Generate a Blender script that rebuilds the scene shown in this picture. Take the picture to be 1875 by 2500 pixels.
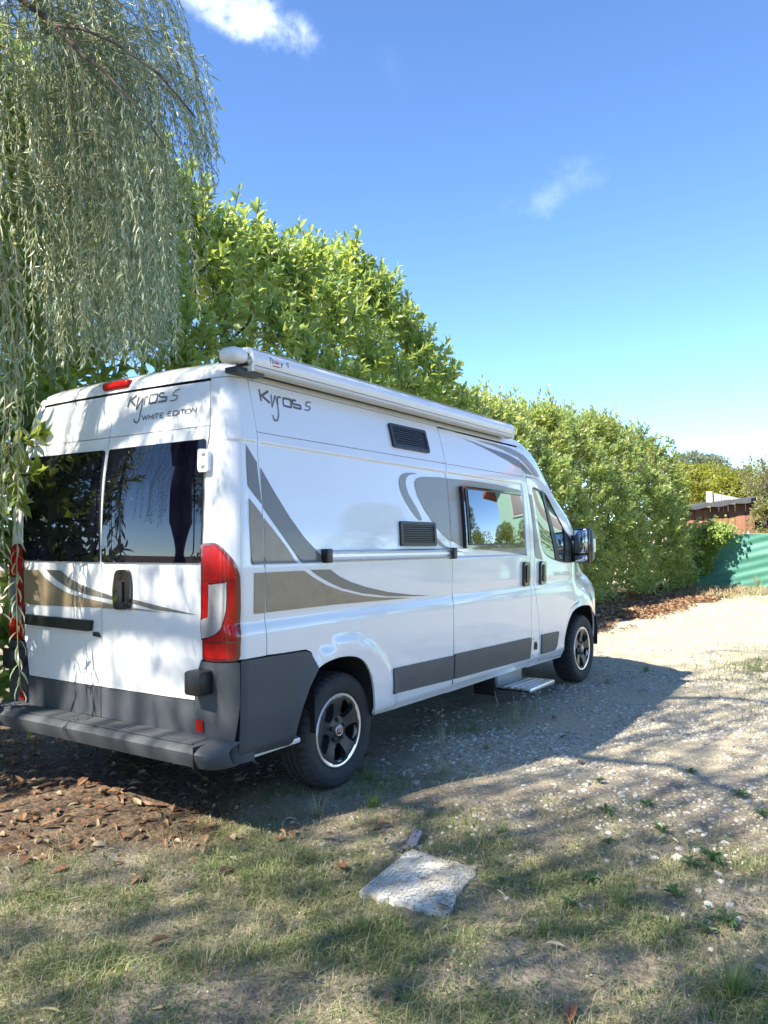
import bpy, bmesh, math, random
import numpy as np
from mathutils import Vector, Matrix
from mathutils.geometry import delaunay_2d_cdt

for o in list(bpy.data.objects):
    bpy.data.objects.remove(o)
scene = bpy.context.scene
COL = scene.collection
R = math.radians

# ------------------------------------------------------------------ camera, sky, sun, exposure
cam_d = bpy.data.cameras.new('camera')
cam = bpy.data.objects.new('camera', cam_d)
COL.objects.link(cam)
scene.camera = cam
CAM = np.array([-2.8396, -3.8608, 1.4705])
_yaw, _pit, _rol, _f = 0.5958, 0.0304, -0.0101, 1967.8
_fw = np.array([math.cos(_yaw)*math.cos(_pit), math.sin(_yaw)*math.cos(_pit), math.sin(_pit)])
_r = np.cross(_fw, [0, 0, 1]); _r /= np.linalg.norm(_r)
_u = np.cross(_r, _fw)
_r2 = _r*math.cos(_rol) + _u*math.sin(_rol)
_u2 = -_r*math.sin(_rol) + _u*math.cos(_rol)
cam.matrix_world = Matrix(((_r2[0], _u2[0], -_fw[0], CAM[0]), (_r2[1], _u2[1], -_fw[1], CAM[1]),
                           (_r2[2], _u2[2], -_fw[2], CAM[2]), (0, 0, 0, 1)))
cam_d.sensor_fit = 'VERTICAL'
cam_d.sensor_height = 36.0
cam_d.lens = 36.0*_f/2500.0
cam_d.clip_start = 0.05
cam_d.clip_end = 3000
scene.render.resolution_x = 768
scene.render.resolution_y = 1024

SUN = Vector((-0.66, 0.26, 0.705)).normalized()      # towards the sun
world = bpy.data.worlds.new('World')
scene.world = world
world.use_nodes = True
wn = world.node_tree.nodes; wl = world.node_tree.links
for n in list(wn): wn.remove(n)
wout = wn.new('ShaderNodeOutputWorld')
wbg = wn.new('ShaderNodeBackground'); wbg.inputs['Strength'].default_value = 0.130
sky = wn.new('ShaderNodeTexSky'); sky.sky_type = 'NISHITA'; sky.sun_disc = False
sky.sun_elevation = math.asin(SUN.z); sky.sun_rotation = math.atan2(SUN.x, SUN.y)
sky.air_density = 0.48; sky.dust_density = 0.0; sky.ozone_density = 3.0
# small fair-weather clouds, placed by direction on the sky
tc = wn.new('ShaderNodeTexCoord')
def cloud(direction, ax, ay, scale, seed, dens):
    """soft patch of cloud round a direction: returns a 0..1 socket"""
    d = Vector(direction).normalized(); s = d.cross(Vector((0, 0, 1))).normalized(); t = s.cross(d)
    def dot(v):
        n = wn.new('ShaderNodeVectorMath'); n.operation = 'DOT_PRODUCT'; n.inputs[1].default_value = v
        wl.new(tc.outputs['Generated'], n.inputs[0]); return n.outputs['Value']
    def m(op, a, b=None, c=None):
        n = wn.new('ShaderNodeMath'); n.operation = op
        for i, q in enumerate((a, b, c)):
            if q is None: continue
            if isinstance(q, (int, float)): n.inputs[i].default_value = q
            else: wl.new(q, n.inputs[i])
        return n.outputs[0]
    a = m('DIVIDE', dot(s*ax[0]+t*ax[1]), ay[0]); b = m('DIVIDE', dot(s*-ax[1]+t*ax[0]), ay[1])
    rr = m('SQRT', m('ADD', m('MULTIPLY', a, a), m('MULTIPLY', b, b)))
    front = m('GREATER_THAN', dot(d), 0.5)
    nz = wn.new('ShaderNodeTexNoise'); nz.inputs['Scale'].default_value = scale; nz.inputs['Detail'].default_value = 8
    nz.inputs['Roughness'].default_value = 0.62
    mp = wn.new('ShaderNodeMapping'); mp.inputs['Location'].default_value = (seed, seed*2.1, 0)
    wl.new(tc.outputs['Generated'], mp.inputs['Vector']); wl.new(mp.outputs[0], nz.inputs['Vector'])
    fall = m('SUBTRACT', 1.0, rr)
    v = m('ADD', m('MULTIPLY', fall, 0.75), m('MULTIPLY', m('SUBTRACT', nz.outputs['Fac'], 0.5), 2.6))
    mr = wn.new('ShaderNodeMapRange'); mr.interpolation_type = 'SMOOTHSTEP'
    mr.inputs['From Min'].default_value = 0.12; mr.inputs['From Max'].default_value = 1.35
    mr.inputs['To Max'].default_value = dens
    wl.new(v, mr.inputs['Value'])
    edge = wn.new('ShaderNodeMapRange'); edge.inputs['From Min'].default_value = 0.0; edge.inputs['From Max'].default_value = 0.4
    wl.new(fall, edge.inputs['Value'])
    return m('MULTIPLY', m('MULTIPLY', mr.outputs[0], edge.outputs[0]), front)
def pixdir(px, py):
    return _fw + _r2*(px-937.5)/_f - _u2*(py-1250)/_f
csock = None
for args in ((pixdir(610, 42), (0.96, -0.28), (0.10, 0.034), 15, 3.1, .7),
             (pixdir(500, 8), (0.96, -0.28), (0.08, 0.022), 13, 5.7, .6),
             (pixdir(1345, 475), (0.88, 0.47), (0.085, 0.034), 22, 1.3, 0.10),
             (pixdir(950, 165), (0.6, -0.8), (0.05, 0.025), 12, 9.3, 0.02)):
    s_ = cloud(*args)
    if csock is None: csock = s_
    else:
        n = wn.new('ShaderNodeMath'); n.operation = 'MAXIMUM'; wl.new(csock, n.inputs[0]); wl.new(s_, n.inputs[1]); csock = n.outputs[0]
wmix = wn.new('ShaderNodeMixRGB'); wmix.inputs['Color2'].default_value = (6.0, 6.3, 6.8, 1)
hsv = wn.new('ShaderNodeHueSaturation'); hsv.inputs['Saturation'].default_value = 1.08; wl.new(sky.outputs[0], hsv.inputs['Color'])
wl.new(csock, wmix.inputs['Fac']); wl.new(hsv.outputs[0], wmix.inputs['Color1'])
wl.new(wmix.outputs[0], wbg.inputs['Color']); wl.new(wbg.outputs[0], wout.inputs['Surface'])

sun_d = bpy.data.lights.new('sun', 'SUN'); sun_d.energy = 3.9; sun_d.angle = R(0.53); sun_d.color = (1.0, 0.93, 0.80)
sun = bpy.data.objects.new('sun', sun_d); COL.objects.link(sun)
sun.rotation_euler = SUN.to_track_quat('Z', 'Y').to_euler()
sun.location = (-10, 8, 12)

vs = scene.view_settings
vs.view_transform = 'Standard'; vs.look = 'None'; vs.gamma = 1.0; vs.use_curve_mapping = False
vs.exposure = 1.96

# ------------------------------------------------------------------ materials
def lin(c):
    return tuple(((v/12.92) if v <= .04045 else ((v+.055)/1.055)**2.4) for v in c)
class NT:
    def __init__(s, name):
        s.m = bpy.data.materials.new(name); s.m.use_nodes = True
        s.n = s.m.node_tree.nodes; s.l = s.m.node_tree.links
        s.bsdf = s.n['Principled BSDF']; s.out = s.n['Material Output']
    def new(s, t, **kw):
        n = s.n.new(t)
        for k, v in kw.items(): setattr(n, k, v)
        return n
    def noise(s, scale, detail=4, rough=.55, coord='Object', vec=None, out='Fac'):
        n = s.new('ShaderNodeTexNoise'); n.inputs['Scale'].default_value = scale
        n.inputs['Detail'].default_value = detail; n.inputs['Roughness'].default_value = rough
        if vec is None:
            t = s.new('ShaderNodeTexCoord'); vec = t.outputs[coord]
        s.l.new(vec, n.inputs['Vector'])
        return n.outputs[out]
    def ramp(s, sock, stops, interp='LINEAR'):
        r = s.new('ShaderNodeValToRGB'); r.color_ramp.interpolation = interp
        e = r.color_ramp.elements
        while len(e) < len(stops): e.new(.5)
        for i, (p, c) in enumerate(stops):
            e[i].position = p; e[i].color = (c, c, c, 1) if isinstance(c, (int, float)) else (*c, 1)
        s.l.new(sock, r.inputs['Fac']); return r.outputs['Color']
    def mix(s, f, a, b, mode='MIX'):
        n = s.new('ShaderNodeMixRGB', blend_type=mode)
        for i, q in enumerate((f, a, b)):
            if isinstance(q, (int, float)): n.inputs[i].default_value = q if i == 0 else (q, q, q, 1)
            elif isinstance(q, tuple): n.inputs[i].default_value = (*q, 1)
            else: s.l.new(q, n.inputs[i])
        return n.outputs[0]
    def math(s, op, a, b=0.0):
        n = s.new('ShaderNodeMath', operation=op)
        for i, q in enumerate((a, b)):
            if isinstance(q, (int, float)): n.inputs[i].default_value = q
            else: s.l.new(q, n.inputs[i])
        return n.outputs[0]
    def set(s, **kw):
        for k, v in kw.items():
            i = s.bsdf.inputs[k.replace('_', ' ')]
            if isinstance(v, bpy.types.NodeSocket): s.l.new(v, i)
            elif isinstance(v, tuple) and len(v) == 3: i.default_value = (*v, 1)
            else: i.default_value = v
        return s
    def bump(s, sock, strength=.3, dist=.01):
        b = s.new('ShaderNodeBump'); b.inputs['Strength'].default_value = strength; b.inputs['Distance'].default_value = dist
        s.l.new(sock, b.inputs['Height']); s.l.new(b.outputs[0], s.bsdf.inputs['Normal'])
def simple(name, col, rough=.5, metal=0.0, noise=0.0, scale=8, bump=0, coat=0, ior=1.5, spec=None):
    t = NT(name)
    if noise:
        f = t.noise(scale)
        c = t.mix(f, tuple(max(0, v*(1-noise)) for v in col), tuple(v*(1+noise) for v in col))
        t.set(Base_Color=c)
        if bump: t.bump(t.noise(scale*12, 3), bump, .004)
    else: t.set(Base_Color=col)
    t.set(Roughness=rough, Metallic=metal, IOR=ior, Coat_Weight=coat, Coat_Roughness=.03)
    if spec is not None: t.set(Specular_IOR_Level=spec)
    return t.m

M = {}
t = NT('white_paint')
f = t.noise(1.3, 5)
dirt = t.ramp(t.noise(2.6, 6, .65), [(.45, 0.0), (.8, 1.0)])
c = t.mix(t.math('MULTIPLY', dirt, .10), (.78, .79, .79), (.55, .50, .40))
t.set(Base_Color=c, Roughness=.32, Coat_Weight=1.0, Coat_Roughness=.04)
M['paint'] = t.m
M['shell'] = simple('seam_black', (.012, .012, .013), .7)
M['brown_vinyl'] = simple('brown_vinyl', (.255, .205, .140), .42, 0, .10, 30, 0, .35)
t = NT('brown_vinyl_worn'); f = t.noise(9, 6, .7)
c = t.mix(t.ramp(f, [(.35, 0), (.7, 1)]), (.25, .185, .110), (.34, .262, .165))
c = t.mix(t.ramp(t.noise(160, 2), [(.60, 0), (.74, .5)]), c, (.38, .33, .25))
t.set(Base_Color=c, Roughness=.45, Coat_Weight=.3); M['brown_vinyl'] = t.m
M['dark_vinyl'] = simple('dark_taupe_vinyl', (.165, .155, .130), .42, 0, .08, 20, 0, .3)
M['taupe_vinyl'] = simple('taupe_vinyl', (.27, .255, .22), .42, 0, .06, 14, 0, .3)
M['letter_grey'] = simple('letter_vinyl', (.11, .12, .13), .4)
M['letter_pale'] = simple('letter_vinyl_pale', (.36, .36, .35), .4)
M['letter_red'] = simple('letter_vinyl_red', (.45, .03, .03), .4)
t = NT('bumper_plastic'); f = t.noise(3, 5)
t.set(Base_Color=t.mix(f, (.040, .046, .054), (.072, .079, .088)), Roughness=.55); t.bump(t.noise(420, 2), .12, .002); M['plastic'] = t.m
t = NT('trim_plastic'); f = t.noise(3.5, 5)
t.set(Base_Color=t.mix(f, (.055, .059, .064), (.09, .094, .098)), Roughness=.5); t.bump(t.noise(420, 2), .1, .002); M['trim'] = t.m
M['black_gloss'] = simple('black_gloss', (.006, .006, .008), .08, coat=.6)
M['black_plastic'] = simple('black_plastic', (.015, .016, .018), .42)
M['glass_dark'] = simple('tinted_glass', (.003, .003, .009), .015, ior=1.55)
M['glass_cab'] = simple('cab_glass', (.020, .040, .042), .012, ior=2.3)
M['acrylic'] = simple('acrylic_window', (.004, .005, .010), .012, ior=2.5)
M['mirror'] = simple('mirror_glass', (.75, .80, .82), .02, 1.0)
t = NT('red_lens'); f = t.noise(60, 2)
t.set(Base_Color=t.mix(f, (.30, .004, .004), (.48, .006, .005)), Roughness=.16, Specular_IOR_Level=.35, Coat_Weight=.25, Coat_Roughness=.02); M['red'] = t.m
M['red_dark'] = simple('dark_red_lens', (.16, .006, .010), .1, coat=1)
t = NT('clear_lens'); w = t.new('ShaderNodeTexWave'); w.inputs['Scale'].default_value = 40
tcn = t.new('ShaderNodeTexCoord'); t.l.new(tcn.outputs['Object'], w.inputs['Vector'])
t.set(Base_Color=t.mix(w.outputs['Fac'], (.32, .33, .34), (.62, .63, .64)), Roughness=.12, Metallic=.35, Coat_Weight=1.0); M['clear'] = t.m
t = NT('tyre_rubber'); t.set(Base_Color=t.mix(t.noise(14, 5), (.018, .019, .021), (.045, .044, .043)), Roughness=.78); t.bump(t.noise(150, 3), .15, .002); M['tyre'] = t.m
M['rim_dark'] = simple('dark_alloy', (.045, .050, .058), .38, .55, .12, 20)
M['rim_silver'] = simple('machined_alloy', (.80, .79, .76), .28, .8, .06, 30)
M['steel'] = simple('brushed_aluminium', (.66, .68, .70), .34, .85, .06, 20)
M['grey_metal'] = simple('grey_metal', (.30, .31, .31), .5, .3, .1, 15)
M['under'] = simple('underbody', (.018, .018, .018), .8, 0, .3, 10)
t = NT('awning_white'); t.set(Base_Color=t.mix(t.noise(5, 4), (.72, .74, .75), (.80, .81, .80)), Roughness=.34, Coat_Weight=.3); M['awning'] = t.m
t = NT('awning_rail_ivory'); t.set(Base_Color=t.mix(t.noise(7, 5), (.56, .55, .49), (.68, .67, .62)), Roughness=.4); M['awning_rail'] = t.m

def leaf_mat(name, stops, back, trans=.35, rough=.42, tcol=(.25, .38, .05), spec=.5):
    t = NT(name)
    g = t.new('ShaderNodeNewGeometry')
    oi = t.new('ShaderNodeObjectInfo')
    rnd = t.math('FRACT', t.math('ADD', g.outputs['Random Per Island'], oi.outputs['Random']))
    c = t.ramp(rnd, stops)
    c = t.mix(t.math('MULTIPLY', t.noise(1.1, 3), .35), c, tuple(v*.6 for v in stops[0][1]))
    cb = t.mix(g.outputs['Backfacing'], c, back)
    t.set(Base_Color=cb, Roughness=rough, Specular_IOR_Level=spec)
    tr = t.new('ShaderNodeBsdfTranslucent'); t.l.new(t.mix(.75, cb, tcol), tr.inputs['Color'])
    mx = t.new('ShaderNodeMixShader'); mx.inputs[0].default_value = trans
    t.l.new(t.bsdf.outputs[0], mx.inputs[1]); t.l.new(tr.outputs[0], mx.inputs[2]); t.l.new(mx.outputs[0], t.out.inputs['Surface'])
    return t.m
M['willow'] = leaf_mat('willow_leaf', [(0, (.150, .215, .115)), (.5, (.215, .285, .165)), (.88, (.28, .34, .21)), (.97, (.38, .35, .14))], (.42, .48, .37), .34, .36, (.46, .60, .24), .7)
M['laurel'] = leaf_mat('laurel_leaf', [(0, (.10, .185, .055)), (.5, (.18, .285, .072)), (.85, (.29, .40, .10)), (.985, (.45, .40, .09))], (.24, .33, .13), .45, .30, (.68, .78, .12), .7)
M['laurel_far'] = leaf_mat('laurel_leaf_far', [(0, (.115, .205, .085)), (.5, (.21, .315, .10)), (.8, (.34, .42, .11)), (.95, (.50, .44, .16))], (.26, .34, .15), .45, .34, (.72, .78, .15), .8)
M['ivy'] = leaf_mat('ivy_leaf', [(0, (.12, .20, .05)), (.5, (.20, .30, .07)), (1, (.34, .40, .09))], (.22, .28, .10), .42, .4, (.60, .70, .10))
M['yellow_bush'] = leaf_mat('yellow_bush_leaf', [(0, (.12, .16, .02)), (.5, (.22, .24, .035)), (1, (.36, .33, .05))], (.22, .24, .06), .4, .5, (.55, .55, .06))
M['grey_tree'] = leaf_mat('grey_tree_leaf', [(0, (.13, .165, .10)), (1, (.22, .25, .15))], (.22, .25, .17), .35, .5, (.36, .42, .2))
M['pale_bush'] = leaf_mat('pale_bush_leaf', [(0, (.14, .17, .05)), (.5, (.22, .24, .08)), (1, (.34, .32, .16))], (.26, .26, .14), .4, .5, (.5, .5, .15))
M['dry_leaf'] = leaf_mat('dead_leaf', [(0, (.10, .050, .030)), (.3, (.20, .095, .05)), (.6, (.28, .15, .075)), (.85, (.36, .25, .14)), (1, (.48, .40, .26))], (.34, .23, .15), .10, .55, (.4, .2, .05))
M['twig'] = simple('willow_twig', (.30, .27, .14), .6, 0, .3, 20)
M['bark'] = simple('bark', (.075, .055, .045), .85, 0, .4, 9, .4)
M['grass'] = leaf_mat('grass_blade', [(0, (.085, .145, .040)), (.5, (.135, .200, .060)), (1, (.21, .25, .09))], (.15, .20, .07), .35, .5, (.36, .50, .10))
M['straw'] = leaf_mat('dry_grass_blade', [(0, (.26, .25, .13)), (.6, (.37, .34, .20)), (1, (.50, .45, .30))], (.38, .34, .21), .25, .55, (.45, .42, .18))
M['weed'] = leaf_mat('weed_leaf', [(0, (.06, .12, .045)), (1, (.11, .18, .08))], (.12, .17, .09), .25, .4, (.2, .35, .08))
t = NT('pebble'); g = t.new('ShaderNodeNewGeometry')
c = t.ramp(g.outputs['Random Per Island'], [(0, (.24, .215, .17)), (.35, (.38, .35, .29)), (.7, (.52, .485, .405)), (1, (.63, .60, .52))])
c = t.mix(t.ramp(t.noise(60, 4), [(.45, 0), (.75, .5)]), c, (.16, .13, .09))
t.set(Base_Color=c, Roughness=.85); M['pebble'] = t.m
# ------------------------------------------------------------------ generic object helpers
def tag(o, label=None, cat=None, group=None, kind=None):
    if label: o['label'] = label
    if cat: o['category'] = cat
    if group: o['group'] = group
    if kind: o['kind'] = kind
    return o
def link(name, me, parent=None):
    o = bpy.data.objects.new(name, me); COL.objects.link(o)
    if parent is not None:
        o.parent = parent
    return o
def empty(name, loc=(0, 0, 0)):
    o = bpy.data.objects.new(name, None); o.location = loc; o.empty_display_size = .2; COL.objects.link(o); return o
def wm(o):
    """world matrix from locations only (parents have no rotation when used with this)"""
    m = Matrix.Translation(o.location)
    return m if o.parent is None else wm(o.parent) @ m
def mesh(name, V, F, mat, parent=None, smooth=False, normals=None):
    V = np.asarray(V, float)
    if parent is not None:
        V = V - np.array(wm(parent).translation)
    me = bpy.data.meshes.new(name)
    me.from_pydata([tuple(v) for v in V], [], [tuple(f) for f in F])
    if isinstance(mat, (list, tuple)):
        for m_ in mat: me.materials.append(m_)
    else: me.materials.append(mat)
    if smooth or normals is not None:
        me.polygons.foreach_set('use_smooth', [True]*len(me.polygons))
    if normals is not None:
        me.normals_split_custom_set_from_vertices([tuple(n) for n in normals])
    me.update()
    return link(name, me, parent)
def big_mesh(name, V, F, mat, parent=None, smooth=False):
    """fast path: F is an (n,k) array of equal polygons, or a list of such arrays"""
    V = np.asarray(V, np.float32)
    if parent is not None: V = V - np.array(wm(parent).translation, np.float32)
    Fs = F if isinstance(F, list) else [F]
    me = bpy.data.meshes.new(name)
    me.vertices.add(len(V)); me.vertices.foreach_set('co', V.ravel())
    nl = sum(f.size for f in Fs); npoly = sum(len(f) for f in Fs)
    me.loops.add(nl); me.loops.foreach_set('vertex_index', np.concatenate([f.ravel() for f in Fs]).astype(np.int32))
    me.polygons.add(npoly)
    tot = np.concatenate([np.full(len(f), f.shape[1]) for f in Fs]).astype(np.int32)
    me.polygons.foreach_set('loop_start', (np.cumsum(tot)-tot).astype(np.int32))
    me.polygons.foreach_set('loop_total', tot)
    if smooth: me.polygons.foreach_set('use_smooth', np.ones(npoly, bool))
    me.materials.append(mat)
    me.update(calc_edges=True); me.validate()
    return link(name, me, parent)
def from_bm(name, bm, mat, parent=None, smooth=False, bevel=0, seg=2):
    if bevel:
        bmesh.ops.bevel(bm, geom=list(bm.edges), offset=bevel, segments=seg, affect='EDGES', profile=.5, clamp_overlap=True)
    if parent is not None:
        bmesh.ops.translate(bm, verts=bm.verts, vec=-wm(parent).translation)
    me = bpy.data.meshes.new(name); bm.to_mesh(me); bm.free()
    me.materials.append(mat)
    if smooth:
        me.polygons.foreach_set('use_smooth', [True]*len(me.polygons))
        me.set_sharp_from_angle(angle=R(40))
    return link(name, me, parent)
def box(name, lo, hi, mat, parent=None, bevel=0.004, rot=None, smooth=True):
    bm = bmesh.new(); bmesh.ops.create_cube(bm, size=1)
    lo = Vector(lo); hi = Vector(hi)
    bmesh.ops.scale(bm, vec=hi-lo, verts=bm.verts)
    if bevel:
        bmesh.ops.bevel(bm, geom=list(bm.edges), offset=bevel, segments=2, affect='EDGES', profile=.5, clamp_overlap=True)
    if rot is not None: bmesh.ops.transform(bm, matrix=rot, verts=bm.verts)
    bmesh.ops.translate(bm, vec=(lo+hi)/2, verts=bm.verts)
    return from_bm(name, bm, mat, parent, smooth)
def tube_geo(pts, rad, n=8):
    pts = np.asarray(pts, float); rad = np.broadcast_to(np.asarray(rad, float), (len(pts),))
    V = []; F = []
    for i, p in enumerate(pts):
        a = pts[min(i+1, len(pts)-1)]-pts[max(i-1, 0)]; a = a/np.linalg.norm(a)
        h = np.array([0, 0, 1.]) if abs(a[2]) < .9 else np.array([1., 0, 0])
        s = np.cross(a, h); s /= np.linalg.norm(s); t_ = np.cross(s, a)
        for k in range(n):
            th = 2*math.pi*k/n
            V.append(p+rad[i]*(s*math.cos(th)+t_*math.sin(th)))
    for i in range(len(pts)-1):
        for k in range(n):
            F.append((i*n+k, (i+1)*n+k, (i+1)*n+(k+1) % n, i*n+(k+1) % n))
    F.append(tuple(range(n))); F.append(tuple(range(len(pts)*n-1, (len(pts)-1)*n-1, -1)))
    return V, F
def tube(name, pts, rad, mat, parent=None, n=8):
    V, F = tube_geo(pts, rad, n); return mesh(name, V, F, mat, parent, True)
def extrude_x(name, prof, x0, x1, z1shift, mat, parent, smooth=True, caps=True):
    """closed (y,z) profile swept along x; z1shift moves the far end down"""
    V = [(x0, y, z) for y, z in prof]+[(x1, y, z+z1shift) for y, z in prof]; n = len(prof)
    F = [(i, (i+1) % n, n+(i+1) % n, n+i) for i in range(n)]
    if caps: F += [tuple(range(n-1, -1, -1)), tuple(range(n, 2*n))]
    o = mesh(name, V, F, mat, parent, smooth)
    if smooth: o.data.set_sharp_from_angle(angle=R(35))
    return o
# ------------------------------------------------------------------ the van's body surface W(U, z)
# U runs from the middle of the rear doors, round the corner, then along the side (U = x there); z is height
def S(v, a, b):
    t = np.clip((np.asarray(v, float)-a)/(b-a), 0, 1); return t*t*(3-2*t)
def table(zs, v, sm):
    g = np.arange(0, 3, .005); y = np.interp(g, zs, v)
    k = np.exp(-.5*(np.arange(-30, 31)*.005/sm)**2); k /= k.sum()
    return g, np.convolve(np.pad(y, 30, mode='edge'), k, 'valid')
HW = table([.2, .33, .37, .40, .55, .80, .96, 1.00, 1.04, 1.10, 1.30, 1.50, 1.70, 1.95, 2.10, 2.25, 2.32],
           [.90, .945, .965, .988, 1.000, 1.006, 1.007, 1.004, .992, .997, 1.001, .996, .982, .958, .929, .890, .868], .012)
XR = table([.2, .5, .95, 1.35, 1.6, 1.8, 2.09, 2.3, 2.4], [.03, .025, .025, .02, .026, .038, .082, .120, .15], .05)
RC = .09; WX = (0.972, 4.975); WZ = .336
Uc = RC-RC*math.pi/2-.9
def hw(z): return np.interp(z, *HW)
def xr(z): return np.interp(z, *XR)
def slant(z): return np.interp(z, [1.1, 1.33, 1.97, 2.4], [0, .012, .0195, .0195])
def halfw(x, z):
    x = np.asarray(x, float); z = np.asarray(z, float)
    zz = z+x*slant(z)
    rec = -.011*S(x-.048*(1-S(z, 1.3, 2.0)), .074, .096)*(1-S(x, 3.540, 3.562))*S(zz, 1.330, 1.352)*(1-S(zz, 1.966, 1.984))
    fl = 0
    for wx in WX:
        r = np.hypot(x-wx, z-WZ); fl = fl+.015*(1-S(r, .50, .570))*S(z, .30, .40)
    t = np.clip(x-4.2, 0, None); tp = .028*t*t+.055*S(x, 5.0, 5.5)
    q = np.clip(x-5.40, 0, .58); tp = tp+.62-np.sqrt(.62**2-q*q)
    tp = tp+.115*S(z, 1.30, 2.0)*S(x, 3.65, 4.7)+.13*S(x, 4.6, 5.2)*S(z, .80, 1.15)
    return hw(z)+rec+fl-tp
def W(U, z):
    U = np.asarray(U, float); z = np.asarray(z, float); U, z = np.broadcast_arrays(U, z)
    h = halfw(np.maximum(U, .10), z); arc = RC*math.pi/2; edge = xr(z)+.028
    a = np.clip((RC-U)/arc, 0, 1)*math.pi/2; b = np.clip((U-Uc)/.9, 0, 1)
    rear = U < RC-arc; cor = (U < RC) & ~rear
    xs = np.where(U < .6, (edge+RC)+(U-RC)*(.6-edge-RC)/(.6-RC), U)
    x = np.where(rear, xr(z)+.028*b*b, np.where(cor, edge+RC*(1-np.sin(a)), xs))
    y = np.where(rear, -(h-RC)*b, np.where(cor, -(h-RC+RC*np.cos(a)), -h))
    return np.stack([x, y, z], -1)
def WN(U, z, e=.004):
    du = W(U+e, z)-W(U-e, z); dz = W(U, z+e)-W(U, z-e)
    n = np.cross(du, dz); return n/np.linalg.norm(n, axis=-1, keepdims=True)
def inside(P, poly):
    x, y = P[:, 0], P[:, 1]; c = np.zeros(len(P), bool); q = np.asarray(poly); j = len(q)-1
    for i in range(len(q)):
        xi, yi = q[i]; xj, yj = q[j]
        c ^= ((yi > y) != (yj > y)) & (x < (xj-xi)*(y-yi)/((yj-yi) if yj != yi else 1e-12)+xi); j = i
    return c
def densify(poly, step):
    o = []
    for i in range(len(poly)):
        a = np.array(poly[i], float); b = np.array(poly[(i+1) % len(poly)], float)
        n = max(1, int(math.ceil(np.linalg.norm(b-a)/step)))
        for k in range(n): o.append(a+(b-a)*k/n)
    return np.array(o)
def area(p):
    x, y = p[:, 0], p[:, 1]; return .5*np.sum(x*np.roll(y, -1)-np.roll(x, -1)*y)
def ccw(p):
    p = np.asarray(p, float); return p if area(p) > 0 else p[::-1]
def fill2d(outer, holes, res, pts=None):
    loops = [densify(ccw(outer), res)]+[densify(ccw(h), res)[::-1] for h in holes]
    V = []; E = []
    for L in loops:
        b = len(V); V += [Vector(map(float, p)) for p in L]; E += [(b+i, b+(i+1) % len(L)) for i in range(len(L))]
    if pts is not None and len(pts):
        ok = inside(pts, loops[0])
        for h in loops[1:]: ok &= ~inside(pts, h)
        P = pts[ok]
        B = np.vstack(loops)
        if len(P):
            d = np.min(((P[:, None, :]-B[None])**2).sum(2), 1) if len(P)*len(B) < 6e6 else np.full(len(P), 1.)
            P = P[d > (.3*res)**2]
        V += [Vector(map(float, p)) for p in P]
    r = delaunay_2d_cdt(V, E, [], 0, 1e-6)
    Q = np.array([tuple(v) for v in r[0]]); T = np.array([f for f in r[2] if len(f) == 3])
    cen = Q[T].mean(1); ok = inside(cen, loops[0])
    for h in loops[1:]: ok &= ~inside(cen, h)
    T = T[ok]
    a = Q[T]; ar = np.cross(a[:, 1]-a[:, 0], a[:, 2]-a[:, 0])
    T = T[np.abs(ar) > 1e-12]; ar = ar[np.abs(ar) > 1e-12]
    T[ar < 0] = T[ar < 0][:, ::-1]
    return Q, T, loops
ZROWS = np.unique(np.round(np.concatenate([np.arange(.28, 2.4, .05), np.arange(.93, 1.13, .012), np.arange(1.322, 1.362, .006), np.arange(1.958, 1.99, .005), np.arange(.34, .42, .015)]), 4))
def grid_pts(u0, u1, step):
    xs = np.unique(np.round(np.concatenate([np.arange(u0, u1, step), np.arange(.074, .15, .008), np.arange(3.535, 3.57, .008), np.arange(-.06, .1, .012)]), 4))
    xs = xs[(xs > u0-.001) & (xs < u1+.001)]
    X, Z = np.meshgrid(xs, ZROWS); return np.stack([X.ravel(), (Z-np.maximum(X, 0)*slant(Z)).ravel()], 1)
def skin(name, poly, mat, parent, off=0.0, thick=.014, holes=(), side=1, res=.045, fine=True, smooth_poly=False):
    """a body panel: polygon in (U, z) laid on W, raised by off, with its edges turned in by thick"""
    poly = np.asarray(poly, float)
    pts = grid_pts(poly[:, 0].min(), poly[:, 0].max(), res) if fine else None
    Q, T, loops = fill2d(poly, holes, res, pts)
    N = WN(Q[:, 0], Q[:, 1]); P = W(Q[:, 0], Q[:, 1])+N*off
    V = [P]; NN = [N]; F = [T]; F4 = []
    b = len(P)
    if thick:
        for L in loops:
            n0 = WN(L[:, 0], L[:, 1]); p0 = W(L[:, 0], L[:, 1])+n0*off; p1 = p0-n0*thick
            tg = np.roll(p0, -1, 0)-np.roll(p0, 1, 0)
            en = np.cross(tg, n0); en /= np.maximum(np.linalg.norm(en, axis=1, keepdims=True), 1e-9)
            m = len(L)
            V += [p0, p1]; NN += [en, en]
            i = np.arange(m); j = (i+1) % m
            F4.append(np.stack([b+i, b+m+i, b+m+j, b+j], 1)); b += 2*m
    V = np.vstack(V); NN = np.vstack(NN)
    faces = [tuple(f) for f in T]+[tuple(f) for g in F4 for f in g]
    if side < 0:
        V = V*[1, -1, 1]; NN = NN*[1, -1, 1]; faces = [f[::-1] for f in faces]
    return mesh(name, V, faces, mat, parent, True, NN)
def rounded(poly, r, n=5):
    p = ccw(poly); o = []
    for i in range(len(p)):
        a = p[i-1]-p[i]; b = p[(i+1) % len(p)]-p[i]
        la = np.linalg.norm(a); lb = np.linalg.norm(b); rr = min(r, la*.45, lb*.45)
        A = p[i]+a/la*rr; B = p[i]+b/lb*rr
        for k in range(n+1):
            t_ = k/n; o.append((1-t_)**2*A+2*t_*(1-t_)*p[i]+t_*t_*B)
    return np.array(o)
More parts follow.
